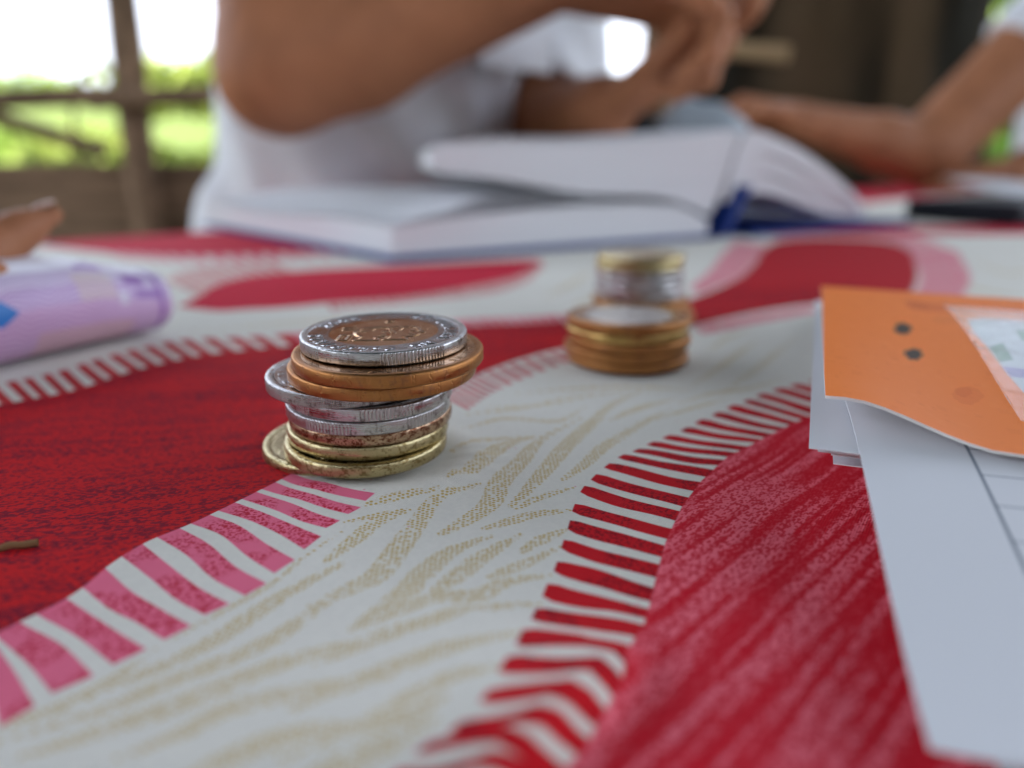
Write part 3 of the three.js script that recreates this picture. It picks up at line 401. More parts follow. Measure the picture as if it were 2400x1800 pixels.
{
  const far = V(-0.103, 0, -0.214), ax = V(-0.42, 0, 0.9075).normalize(), out = V(0.9075, 0, 0.42).normalize();
  const wad = thing('banknote_wad', 'folded wad of purple banknotes held at the edge of the tablecloth', 'banknotes', [0, 0, 0]);
  for (let k = 0; k < 7; k++) { // nested folded notes: lower leg on the table, round fold on the right, upper leg back to the left
    const r = 0.0112 - k * 0.0013, cyy = 0.0118, legLow = 0.062 - k * 0.002, legUp = [0.030, 0.043, 0.036, 0.052, 0.047, 0.058, 0.054][k], arc = Math.PI * r, tot = legLow + arc + legUp, sh = (hash(k, 5) - 0.5) * 0.004;
    const g = sheetGeo((u, v) => {
      const s = u * tot, t = v; let o, y;
      if (s < legUp) { const q = legUp - s; o = -q; y = cyy + r - q * 0.05 + 0.0012 * Math.sin(q * 160 + k * 2 + t * 5) * sstep(0, 0.02, q) + [0.001, 0.0035, 0.003, 0.0045, 0.004, 0.003, 0.002][k] * sstep(0.004, 0.03, q); } else if (s < legUp + arc) { const a = (s - legUp) / r; o = r * Math.sin(a); y = cyy + r * Math.cos(a); } else { const q = s - legUp - arc; o = -q; y = cyy - r + q * 0.02 * (k ? 1 : 0.2); }
      const squash = 1 - 0.25 * sstep(0.65, 1, 1 - t) * (1 - k * 0.1), L = 0.066, wob = 0.0006 * Math.sin(t * 9 + k * 2 + s * 60) + (k === 0 ? 0.0016 * (fbm(s * 130 + 3, t * 5, 141) - 0.5) + 0.0007 * Math.abs(noise(s * 260, t * 3, 143) - 0.5) : 0);
      return far.clone().addScaledVector(ax, t * L + sh + (1 - t) * 0.0 ).addScaledVector(out, o * (0.94 + 0.06 * t) + wob - 0.0014).setY(Math.max(0.0004 + k * 0.0002, y * squash + wob * 0.6));
    }, 48, 18, 0.00012);
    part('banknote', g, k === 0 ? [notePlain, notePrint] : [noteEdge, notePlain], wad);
  }
}
// ---------------------------------------------------------------- papers and the orange booklet, right
const paper = std(col(0.72, 0.72, 0.74), 0.75), paperEdge = std(col(0.72, 0.72, 0.73), 0.85);
const pA = V(0.36, 0, -0.933).normalize(), pB = V(0.933, 0, 0.36).normalize();    // along the pile's long edge (away) and its short edge (right)
const ruledTex = canvasTex(1024, 1024, (g, w, h) => { g.fillStyle = '#dcdcdf'; g.fillRect(0, 0, w, h); g.strokeStyle = 'rgba(60,70,85,0.75)'; g.lineWidth = 1.6; for (const x of [68, 136, 300, 420, 540]) { g.beginPath(); g.moveTo(x, 0); g.lineTo(x, h); g.stroke(); } for (let y = 61; y < 760; y += 66) { g.beginPath(); g.moveTo(68, y); g.lineTo(w, y); g.stroke(); } });
ruledTex.wrapS = ruledTex.wrapT = THREE.ClampToEdgeWrapping;
{
  const pile = thing('paper_pile', 'pile of loose white papers under the orange booklet', 'papers');
  // rounded, curled bundle at the bottom
  const rc = 0.006;
  for (let k = 0; k < 7; k++) {
    const c = onPlane(1792, 1003).addScaledVector(pB, (hash(k, 9) - 0.3) * 0.0016), y0 = 0.0006 + k * 0.00056;
    part('sheet', sheetGeo((u, v) => { const a = u * u * 0.16, b = v * v * 0.13, inset = (a < rc && b < rc) ? rc - Math.sqrt(Math.max(0, rc * rc - (rc - a) * (rc - a))) : 0; const q = c.clone().addScaledVector(pB, a + (b < rc ? inset * (1 - b / rc) : 0)).addScaledVector(pA, b); q.y = y0 + 0.0004 * Math.sin(a * 90 + k) * sstep(0, 0.02, a) + 0.0006 * (1 - sstep(0, 0.01, a)) * (k / 6); return q; }, 22, 22, 0.00012), [paper, paperEdge], pile);
  }
  // sheets that show left of the orange cover
  for (let k = 0; k < 6; k++) {
    const h = 0.0054 + k * 0.0010, c = onPlane(1750, 945, 0.0118).addScaledVector(pB, [0.006, 0.0035, 0.0022, 0.003, 0.0012, 0][k]).addScaledVector(pA, [0.01, 0.006, 0.012, 0.004, 0.002, 0][k]);
    part('sheet', sheetGeo((u, v) => { const q = c.clone().addScaledVector(pB, u * 0.16).addScaledVector(pA, v * 0.118); q.y = h + 0.0006 * Math.sin(u * 9 + k * 2 + v * 3) * u; return q; }, 12, 10, 0.00016), [paper, paperEdge], pile);
  }
  // the large sheet that runs towards the viewer, and another under it
  const L0 = onPlane(1835, 890, 0.0118), L1 = onPlane(2010, 1612, 0.0052), along = L1.clone().sub(L0).setY(0), len = along.length(); along.normalize(); const side = V(-along.z, 0, along.x).multiplyScalar(-1); if (side.x < 0) side.multiplyScalar(-1);
  const big = (s0, len2, lift, dx, twist) => sheetGeo((u, v) => { const d = (1 - v) * len2 - 0.045, q = L0.clone().addScaledVector(along, d).addScaledVector(side, u * 0.2 + dx + twist * (1 - v)); q.y = lift + mix(0.0118, 0.0050, sstep(-0.005, len, d)) + 0.0008 * Math.sin(u * 6 + v * 3) * u; return q; }, 20, 30, 0.00014);
  part('sheet', big(0, len + 0.045, 0, 0, 0), [std(0xffffff, 0.72, { map: ruledTex }), paperEdge], pile).userData.label = 'large white sheet with ruled table lines';
  part('sheet', big(0, len + 0.060, -0.0022, 0.0045, 0.001), [paper, paperEdge], pile);
}
{
  const b = thing('orange_booklet', 'booklet with bright orange cover and a pasted label on the paper pile', 'booklet');
  const c0 = onPlane(1782, 862, 0.0160), far = onPlane(1775, 615, 0.0155), dirA = far.clone().sub(c0).setY(0), LA = dirA.length(), dirB = onPlane(2212, 978, 0.0124).sub(c0).setY(0).normalize(), WB = 0.15; dirA.normalize();
  const uvOf = (px, py, h = 0.0145) => { const q = onPlane(px, py, h).sub(c0), det = dirA.x * dirB.z - dirA.z * dirB.x; return [1024 * ((dirA.x * q.z - dirA.z * q.x) / det) / WB, 1024 * (1 - ((q.x * dirB.z - q.z * dirB.x) / det) / LA)]; };
  const orangeTex = canvasTex(1024, 1024, (g, w, h) => {
    g.fillStyle = '#f2802f'; g.fillRect(0, 0, w, h);
    for (let k = 0; k < 2200; k++) { g.fillStyle = hash(k, 1) > 0.5 ? 'rgba(250,150,80,0.10)' : 'rgba(215,100,35,0.10)'; g.fillRect(hash(k, 2) * w, hash(k, 3) * h, 2 + 9 * hash(k, 4), 3 + 22 * hash(k, 5)); }
    const pts = (l, c) => { g.fillStyle = c; g.beginPath(); l.forEach((p, k) => { const q = uvOf(...p); k ? g.lineTo(...q) : g.moveTo(...q); }); g.closePath(); g.fill(); };
    const spot = (px, py, rx, ry, c) => { const l = []; for (let k = 0; k < 24; k++) { const a = k / 24 * 6.2832, r = 1 + 0.25 * (hash(k, Math.round(px)) - 0.5); l.push([px + rx * r * Math.cos(a), py + ry * r * Math.sin(a)]); } pts(l, c); };
    pts([[1950, 652], [1990, 660], [2240, 676], [2240, 690], [2000, 682], [1960, 674]], 'rgba(205,92,26,0.45)'); spot(1985, 668, 22, 8, 'rgba(200,90,24,0.4)'); spot(2095, 832, 34, 16, 'rgba(222,104,28,0.35)'); spot(2085, 826, 20, 9, 'rgba(214,96,22,0.35)'); spot(2040, 700, 30, 9, 'rgba(224,120,44,0.4)');
    for (const [x, y] of [[1950, 718], [1975, 766]]) { spot(x, y, 22, 13, 'rgba(110,70,35,0.45)'); spot(x, y, 15, 9, 'rgba(50,46,38,0.9)'); }
    pts([[2086, 702], [2120, 696], [2420, 716], [2520, 900], [2230, 842], [2180, 800], [2140, 760], [2100, 725]], '#b9c0c4'); pts([[2135, 752], [2165, 745], [2190, 775], [2160, 778]], '#4f7d5e'); pts([[2190, 722], [2300, 728], [2300, 752], [2205, 742]], '#5d8a6c'); pts([[2165, 785], [2215, 790], [2300, 800], [2300, 815], [2185, 802]], '#8f88b4');
  });
  orangeTex.wrapS = orangeTex.wrapT = THREE.ClampToEdgeWrapping;
  const surf = (u, v) => { const a = v * LA, w = u * WB, q = c0.clone().addScaledVector(dirA, a + 0.0013 * (1 - v) * Math.sin(Math.min(1, w / 0.02) * Math.PI) * sstep(0, 0.004, w)).addScaledVector(dirB, w); q.y = 0.0160 - 0.0038 * (1 - sstep(0.0, 0.7, v)) * sstep(0.001, 0.022, w) - 0.0008 * v + 0.0006 * Math.sin(w * 160 + 1.0) * (1 - sstep(0, 0.15, v)) * (1 - sstep(0, 0.03, w)); return q; };
  part('cover', sheetGeo(surf, 60, 36, 0.0004), [std(0xffffff, 0.6, { map: orangeTex }), std(col(0.78, 0.72, 0.68), 0.85)], b);
  for (let k = 0; k < 2; k++) part('page', sheetGeo((u, v) => { const q = surf(0.012 + u * 0.98, 0.34 + v * 0.65); q.y -= 0.0008 + k * 0.0005; return q; }, 12, 12, 0.0002), [paper, paperEdge], b);
  const tapeBump = tex(128, 128, (u, v) => fbm(u * 5, v * 9, 131), false);
  part('clear_tape', sheetGeo((u, v) => surf(0.17 + u * 0.3, 0.12 + v * 0.7).add(V(0, 0.00022 + 0.0002 * fbm(u * 4, v * 5, 133), 0)), 30, 30, 0.00003), phys(col(1, 1, 1), 0.28, { transmission: 1, thickness: 0, ior: 1.35, specularIntensity: 0.5, bumpMap: tapeBump, bumpScale: 0.0009 }), b);
}
// ---------------------------------------------------------------- thick open ledger
{
  const c0 = onPlane(850, 567), sNear = onPlane(1532, 517), wDir = sNear.clone().sub(c0).setY(0), Wb = wDir.length(); wDir.normalize(); const lDir = onPlane(452, 491).sub(c0).setY(0);
  const Lb = lDir.length(); lDir.normalize(); const at = (w, l, y) => c0.clone().addScaledVector(wDir, w).addScaledVector(lDir, l).setY(y);
  const book = thing('ledger_book', 'thick open ledger with dark blue hard cover and curling white pages', 'book');
  const blue = std(col(0.010, 0.035, 0.20), 0.45), pageEdgeTex = tex(64, 256, (u, v) => { const n = 0.86 + 0.14 * noise(u * 3, v * 90, 141); return [0.72 * n, 0.72 * n, 0.74 * n]; });
  const pageMat = std(col(0.72, 0.72, 0.74), 0.8), pageSide = std(0xffffff, 0.85, { map: pageEdgeTex });
  // profile in (w, y), extruded along the book's length
  const slab = (name, prof, l0, l1, mat, skew = 0) => { const pos = [], idx = [], uv = [], n = prof.length; const s = THREE.ShapeUtils.triangulateShape(prof.map((p) => new THREE.Vector2(...p)), []);
    const sub = 10; for (let j = 0; j <= sub; j++) prof.forEach((p, k) => { const l = mix(l0, l1, j / sub), q = at(p[0] + skew * l * Math.max(0, Wb - p[0]) / Wb, l, p[1] + 0.0015 * Math.sin(j * 0.8 + p[0] * 30) * (p[1] > 0.01 ? 1 : 0)); pos.push(q.x, q.y, q.z); uv.push(j / sub, p[1] * 30); });
    for (let j = 0; j < sub; j++) for (let k = 0; k < n; k++) { const a = j * n + k, b = j * n + (k + 1) % n; idx.push(a, b, b + n, a, b + n, a + n); }
    for (const j of [0, sub]) { const e = pos.length / 3; for (let k = 0; k < n; k++) { const o = (j * n + k) * 3; pos.push(pos[o], pos[o + 1], pos[o + 2]); uv.push(prof[k][0] * 4, prof[k][1] * 30); } for (const f of s) idx.push(e + f[0], e + f[1], e + f[2]); }
    const g = new THREE.BufferGeometry(); g.setAttribute('position', new THREE.Float32BufferAttribute(pos, 3)); g.setAttribute('uv', new THREE.Float32BufferAttribute(uv, 2)); g.setIndex(idx); const gg = g.toNonIndexed(); gg.computeVertexNormals(); return part(name, gg, mat, book); };
  const curve = (pts, n = 24) => new THREE.CatmullRomCurve3(pts.map((p) => V(p[0], p[1], 0))).getPoints(n).map((p) => [p.x, p.y]);
  slab('cover_board', [[-0.003, 0.0006], [Wb + 0.002, 0.0006], [Wb + 0.002, 0.0028], [-0.003, 0.0028]], -0.0025, Lb + 0.003, blue).userData.label = 'blue left cover board';
  slab('page_block', [[0, 0.0031], [Wb - 0.002, 0.0031], ...curve([[Wb - 0.002, 0.012], [Wb - 0.03, 0.022], [Wb - 0.08, 0.024], [0.06, 0.020], [0.0, 0.0165]])], 0, Lb, pageSide);
  for (let k = 0; k < 3; k++) slab('loose_page', [...curve([[0.004 + k * 0.012, 0.0182 + k * 0.0016], [0.05, 0.0222 + k * 0.002], [Wb - 0.11, 0.0262 + k * 0.0008], [Wb - 0.06, 0.0246], [Wb - 0.012, 0.0215]], 20), ...curve([[Wb - 0.012, 0.0211], [Wb - 0.06, 0.0242], [Wb - 0.11, 0.0258 + k * 0.0008], [0.05, 0.0217 + k * 0.002], [0.004 + k * 0.012, 0.0177 + k * 0.0016]], 20)], 0.001 + k * 0.002, Lb - 0.002 - k * 0.004, pageMat);
  slab('spine', curve([[Wb - 0.004, 0.001], [Wb + 0.008, 0.004], [Wb + 0.016, 0.018], [Wb + 0.026, 0.030], [Wb + 0.029, 0.030], [Wb + 0.021, 0.016], [Wb + 0.012, 0.002]], 30), -0.004, Lb + 0.004, blue);
  // a thick lot of pages lifted out of the spine and bent over to the left
  slab('lifted_pages', [...curve([[Wb + 0.004, 0.014], [Wb - 0.03, 0.026], [Wb - 0.10, 0.030], [0.06, 0.036], [0.028, 0.040]], 24), ...curve([[0.022, 0.042], [0.021, 0.049], [0.027, 0.053]], 8), ...curve([[0.05, 0.054], [Wb - 0.09, 0.057], [Wb - 0.01, 0.061], [Wb + 0.022, 0.062], [Wb + 0.026, 0.055], [Wb + 0.016, 0.036], [Wb + 0.006, 0.016]], 30)], 0.004, Lb - 0.004, pageSide, 0.64);
  // pages falling to the right
  for (let k = 0; k < 3; k++) { const d = k * 0.0115, t = 0.0105; slab('falling_pages', [...curve([[Wb + 0.0125 + d * 0.4, 0.022 - d * 0.1], [Wb + 0.028 + d * 0.4, 0.061 - d], [Wb + 0.06, 0.057 - d], [Wb + 0.11, 0.040 - d * 0.8], [Wb + 0.15 + d * 0.6, 0.020 - d * 0.42]], 22), ...curve([[Wb + 0.147 + d * 0.6, 0.0165 - d * 0.40], [Wb + 0.108, 0.040 - (d + t) * 0.8], [Wb + 0.06, 0.057 - d - t], [Wb + 0.034 + d * 0.4, 0.058 - d - t], [Wb + 0.0165 + d * 0.4, 0.021 - d * 0.1]], 22)], 0.002 + k * 0.002, Lb - 0.004, pageSide); }
  slab('cover_board', [[Wb + 0.032, 0.0006], [Wb + 0.20, 0.0006], [Wb + 0.20, 0.0034], [Wb + 0.032, 0.0034]], -0.005, Lb + 0.005, blue).userData.label = 'blue right cover board';
}
// ---------------------------------------------------------------- bodies: tapered capsules joined with a smooth minimum
const cap = (p, a, b, ra, rb) => { const ex = b.x - a.x, ey = b.y - a.y, ez = b.z - a.z, l2 = ex * ex + ey * ey + ez * ez || 1e-9, t = Math.min(1, Math.max(0, ((p.x - a.x) * ex + (p.y - a.y) * ey + (p.z - a.z) * ez) / l2)); return Math.hypot(p.x - a.x - t * ex, p.y - a.y - t * ey, p.z - a.z - t * ez) - mix(ra, rb, t); };
function field(bones, k) { return (p) => { let d = 1e3; for (const b of bones) { const e = cap(p, b[0], b[1], b[2], b[3]), h = Math.max(0, Math.min(1, 0.5 + 0.5 * (d - e) / k)); d = d === 1e3 ? e : d * (1 - h) + e * h - k * h * (1 - h); } return d; }; }
function skinGeo(bones, cell, k, clip, ripple) {
  const lo = V(1e9, 1e9, 1e9), hi = V(-1e9, -1e9, -1e9);
  for (const b of bones) for (const [q, r] of [[b[0], b[2]], [b[1], b[3]]]) { lo.min(V(q.x - r, q.y - r, q.z - r)); hi.max(V(q.x + r, q.y + r, q.z + r)); }
  lo.addScalar(-3 * cell - k * 0.4); hi.addScalar(3 * cell + k * 0.4);
  const ext = Math.max(hi.x - lo.x, hi.y - lo.y, hi.z - lo.z), res = Math.min(150, Math.max(24, Math.ceil(ext / cell))), c = lo.clone().add(hi).multiplyScalar(0.5), half = ext / 2;
  const mc = new MarchingCubes(res, new THREE.MeshBasicMaterial(), false, false, 200000), f0 = field(bones, k), f1 = ripple ? (p) => f0(p) + ripple(p) : f0, f = clip ? (p) => Math.max(f1(p), clip(p)) : f1, p = V(0, 0, 0), hs = res / 2;
  for (let z = 0; z < res; z++) for (let y = 0; y < res; y++) for (let x = 0; x < res; x++) { p.set(c.x + (x - hs) / hs * half, c.y + (y - hs) / hs * half, c.z + (z - hs) / hs * half); mc.field[x + y * res + z * res * res] = p.x < lo.x || p.x > hi.x || p.y < lo.y || p.y > hi.y || p.z < lo.z || p.z > hi.z ? -1 : -f(p); }
  mc.isolation = 0; mc.update();
  const n = mc.count, pos = new Float32Array(n * 3);
  for (let i = 0; i < n; i++) { pos[i * 3] = c.x + mc.positionArray[i * 3] * half; pos[i * 3 + 1] = c.y + mc.positionArray[i * 3 + 1] * half; pos[i * 3 + 2] = c.z + mc.positionArray[i * 3 + 2] * half; }
  const nor = new Float32Array(n * 3), e = cell * 0.5, a = V(0, 0, 0);
  for (let i = 0; i < n; i++) { const x = pos[i * 3], y = pos[i * 3 + 1], z = pos[i * 3 + 2], g = V(f(a.set(x + e, y, z)) - f(a.set(x - e, y, z)), f(a.set(x, y + e, z)) - f(a.set(x, y - e, z)), f(a.set(x, y, z + e)) - f(a.set(x, y, z - e))).normalize(); nor[i * 3] = g.x; nor[i * 3 + 1] = g.y; nor[i * 3 + 2] = g.z; }
  const g = new THREE.BufferGeometry(); g.setAttribute('position', new THREE.BufferAttribute(pos, 3)); g.setAttribute('normal', new THREE.BufferAttribute(nor, 3));
  const q = [0, 1, 2].map(() => 0); const fa = V(pos[0], pos[1], pos[2]), fb = V(pos[3], pos[4], pos[5]), fc = V(pos[6], pos[7], pos[8]); // wind outwards
  if (fb.sub(fa).cross(fc.sub(fa)).dot(V(nor[0], nor[1], nor[2])) < 0) for (let i = 0; i < n; i += 3) for (const arr of [pos, nor]) for (let m = 0; m < 3; m++) { const t = arr[(i + 1) * 3 + m]; arr[(i + 1) * 3 + m] = arr[(i + 2) * 3 + m]; arr[(i + 2) * 3 + m] = t; }
  g.setAttribute('uv', new THREE.BufferAttribute(new Float32Array(n * 2).map((_, i) => (i & 1 ? pos[(i >> 1) * 3 + 1] * 4 : (pos[(i >> 1) * 3] + pos[(i >> 1) * 3 + 2]) * 4)), 2));
  return g;
}
// a hand: wrist, direction of the fingers, direction the palm faces, thumb side (+1 = lateral axis), curl per finger (radians per joint), scale
function handBones(wrist, dir, palm, thumb, curl, s = 1, spread = 0.10) {
  const d = dir.clone().normalize(), n = palm.clone().addScaledVector(d, -palm.dot(d)).normalize(), lat = d.clone().cross(n).normalize().multiplyScalar(thumb), B = [], at = (a, b, c) => wrist.clone().addScaledVector(d, a * s).addScaledVector(lat, b * s).addScaledVector(n, c * s);
  for (const b of [-0.026, -0.009, 0.009, 0.026]) B.push([at(0.004, b * 0.55, 0), at(0.082, b, 0), 0.0165 * s, 0.0125 * s]);
  const F4 = [[0.027, 0.085, [0.042, 0.026, 0.021], 0.0088], [0.009, 0.09, [0.046, 0.029, 0.022], 0.009], [-0.009, 0.087, [0.043, 0.027, 0.021], 0.0086], [-0.026, 0.078, [0.034, 0.021, 0.018], 0.0076]];
  F4.forEach(([b, a, seg, r], k) => { let q = at(a, b, 0), an = 0; const sp = (1.2 - k * 0.8) * spread; seg.forEach((l, j) => { an += curl[k] * [0.8, 1.15, 0.8][j]; const v = d.clone().multiplyScalar(Math.cos(an)).addScaledVector(n, Math.sin(an)).addScaledVector(lat, sp * Math.cos(an)).normalize(), e = q.clone().addScaledVector(v, l * s); B.push([q, e, r * s * (1 - j * 0.09), r * s * (0.93 - j * 0.1)]); q = e; }); });
  let q = at(0.022, 0.026, 0.004); for (const [a, b, c, r0, r1] of [[0.034, 0.026, 0.010, 0.013, 0.0112], [0.028, 0.012, 0.012, 0.0108, 0.0098], [0.023, 0.002, 0.012, 0.0098, 0.0078]]) { const e = q.clone().addScaledVector(d, a * s).addScaledVector(lat, b * s).addScaledVector(n, c * s); B.push([q, e, r0 * s, r1 * s]); q = e; }
  return B;
}
const skinMap = (c) => tex(128, 128, (u, v) => { const n = 0.72 + 0.4 * fbm(u * 9, v * 9, 151) + 0.2 * (fbm(u * 40, v * 40, 153) - 0.5); return c.map((x) => x * n); });
const skinA = std(0xffffff, 0.52, { map: skinMap([0.40, 0.165, 0.082]) }), skinB = skinA, skinC = skinA;
const shirtTex = tex(256, 256, (u, v) => { const n = 0.95 + 0.1 * fbm(u * 20, v * 20, 161); return [0.70 * n, 0.70 * n, 0.73 * n]; });
const shirt = std(0xffffff, 0.85, { map: shirtTex }), trousers = std(col(0.03, 0.035, 0.06), 0.9), hairMat = std(col(0.012, 0.010, 0.009), 0.6);
const folds = (p) => 0.0065 * Math.sin(p.y * 34 + p.x * 46 - p.z * 20 + 2.2 * Math.sin(p.y * 13 + p.z * 21)) * noise(p.x * 9 + 4, p.y * 9 + p.z * 6, 231) + 0.003 * Math.sin(p.x * 90 + p.y * 40 + 3 * Math.sin(p.z * 30));
function headBones(c, fwd) { const up = V(0, 1, 0), r = fwd.clone().cross(up).normalize(), at = (f, u, s) => c.clone().addScaledVector(fwd, f).addScaledVector(up, u).addScaledVector(r, s); return [[at(-0.02, 0.03, 0), at(0.01, 0.02, 0), 0.083, 0.078], [at(0.02, -0.03, 0), at(0.045, -0.085, 0), 0.058, 0.030], [at(0.085, 0.01, 0), at(0.102, -0.022, 0), 0.010, 0.015], [at(-0.005, 0.0, 0.078), at(-0.005, -0.03, 0.076), 0.016, 0.010], [at(-0.005, 0.0, -0.078), at(-0.005, -0.03, -0.076), 0.016, 0.010], [at(0.078, -0.062, 0.018), at(0.078, -0.062, -0.018), 0.008, 0.008]]; }
function faceParts(p, c, fwd) {
  const up = V(0, 1, 0), r = fwd.clone().cross(up).normalize(), at = (f, u, s) => c.clone().addScaledVector(fwd, f).addScaledVector(up, u).addScaledVector(r, s);
  part('hair', skinGeo([[at(-0.035, 0.05, 0), at(0.02, 0.065, 0), 0.082, 0.070], [at(-0.05, 0.0, 0.03), at(-0.05, 0.0, -0.03), 0.068, 0.068]], 0.008, 0.03), hairMat, p);
  for (const s of [-1, 1]) { const e = part('eye', new THREE.SphereGeometry(0.0115, 16, 12), std(col(0.7, 0.68, 0.66), 0.3), p); e.position.copy(at(0.074, 0.006, 0.031 * s)); const i = part('iris', new THREE.SphereGeometry(0.006, 12, 8), std(col(0.03, 0.018, 0.01), 0.2), p); i.position.copy(at(0.0815, 0.005, 0.031 * s)); }
}
{ // person counting at the far side of the table, arms over the ledger
  const p = thing('person', 'person in a white shirt bending their forearm over the ledger, hands together', 'person');
  const f = V(0.7071, 0, 0.7071), SR = V(-0.182, 0.335, -0.68), ER = V(-0.168, 0.109, -0.60), WR = V(0.028, 0.171, -0.60), SL = V(0.03, 0.34, -0.93), EL = V(0.032, 0.076, -0.79), WL = V(0.074, 0.086, -0.66);
  const hipC = V(-0.20, -0.24, -0.86), kneeR = V(0.02, -0.27, -0.50), kneeL = V(0.17, -0.27, -0.65), hc = V(-0.03, 0.585, -0.72), hf = V(0.62, -0.35, 0.70).normalize();
  const arms = [[SR, ER, 0.052, 0.043], [ER, V(-0.112, 0.122, -0.605), 0.043, 0.0385], [V(-0.112, 0.122, -0.605), WR, 0.0395, 0.0255], [SL, EL, 0.048, 0.040], [EL, WL, 0.041, 0.027]];
  const neck = [[V(-0.09, 0.38, -0.80), V(-0.05, 0.52, -0.745), 0.058, 0.052], [SR, V(-0.09, 0.36, -0.80), 0.055, 0.07], [SL, V(-0.09, 0.36, -0.80), 0.055, 0.07], [V(-0.09, 0.36, -0.80), V(-0.18, -0.2, -0.86), 0.08, 0.10]];
  const shins = [[kneeR, V(0.0, -0.66, -0.52), 0.05, 0.035], [kneeL, V(0.15, -0.66, -0.67), 0.05, 0.035], [V(0.0, -0.69, -0.52), V(0.10, -0.72, -0.42), 0.035, 0.028], [V(0.15, -0.69, -0.67), V(0.25, -0.72, -0.57), 0.035, 0.028], [hipC, kneeR, 0.08, 0.055], [hipC, kneeL, 0.08, 0.055], [hipC, V(-0.18, -0.2, -0.86), 0.1, 0.1]];
  const body = skinGeo([...arms, ...neck, ...shins], 0.0115, 0.02), handR = skinGeo([[V(-0.012, 0.1585, -0.60), WR, 0.029, 0.0255], ...handBones(WR, V(0.95, -0.16, 0.12), V(0.05, -0.8, 0.25), -1, [0.85, 0.92, 1.0, 1.05], 1.0)], 0.0032, 0.006), handL = skinGeo([[V(0.064, 0.083, -0.69), WL, 0.031, 0.027], ...handBones(WL, V(0.8, 0.42, 0.2), V(-0.3, 0.85, 0.1), 1, [0.45, 0.5, 0.55, 0.6], 1.0)], 0.0032, 0.006), headG = skinGeo([...headBones(hc, hf), [V(-0.05, 0.50, -0.745), hc, 0.05, 0.05]], 0.0055, 0.02);
  part('body', mergeGeometries([body, handR, handL, headG]), skinA, p);
  const hem = (p0, ax) => (q) => (q.x - p0.x) * ax.x + (q.y - p0.y) * ax.y + (q.z - p0.z) * ax.z;
  const torso = [[V(-0.215, -0.20, -0.775), V(-0.125, 0.28, -0.745), 0.115, 0.088], [V(-0.12, -0.20, -0.885), V(0.0, 0.28, -0.88), 0.115, 0.095], [V(-0.17, -0.20, -0.79), V(-0.06, 0.26, -0.765), 0.10, 0.09], [V(-0.21, 0.335, -0.69), V(0.05, 0.34, -0.92), 0.068, 0.068], [V(-0.235, -0.1, -0.74), V(-0.165, 0.12, -0.73), 0.078, 0.055]];
  const tg = skinGeo(torso, 0.0105, 0.05, null, folds), sr = skinGeo([[SR.clone().add(V(0, 0.02, 0)), SR.clone().lerp(ER, 0.8), 0.066, 0.066]], 0.008, 0.02, (q) => 0.205 - 0.25 * (q.x - SR.x) - q.y, folds), slv = skinGeo([[SL, SL.clone().lerp(EL, 0.95), 0.068, 0.062]], 0.008, 0.02, (q) => 0.115 - 0.35 * (q.x - EL.x) - q.y + 0.012, folds);
  const sh = part('shirt', mergeGeometries([tg, sr, slv]), shirt, p);
  part('collar', new THREE.TorusGeometry(0.068, 0.014, 10, 28).rotateX(Math.PI / 2 + 0.35).rotateY(0.78).translate(-0.085, 0.405, -0.79), shirt, sh);
  part('pocket', sheetGeo((u, v) => V(-0.025 + u * 0.06, 0.12 + v * 0.08, -0.742 - u * 0.055 - v * 0.004 + 0.065), 6, 6, 0.002), shirt, sh);
  part('trousers', skinGeo([[hipC, kneeR, 0.098, 0.072], [hipC, kneeL, 0.098, 0.072], [kneeR, V(0.0, -0.62, -0.52), 0.072, 0.06], [kneeL, V(0.15, -0.62, -0.67), 0.072, 0.06], [V(-0.26, -0.23, -0.8), V(-0.14, -0.23, -0.92), 0.115, 0.115]], 0.014, 0.03), trousers, p);
  faceParts(p, hc, hf);
}
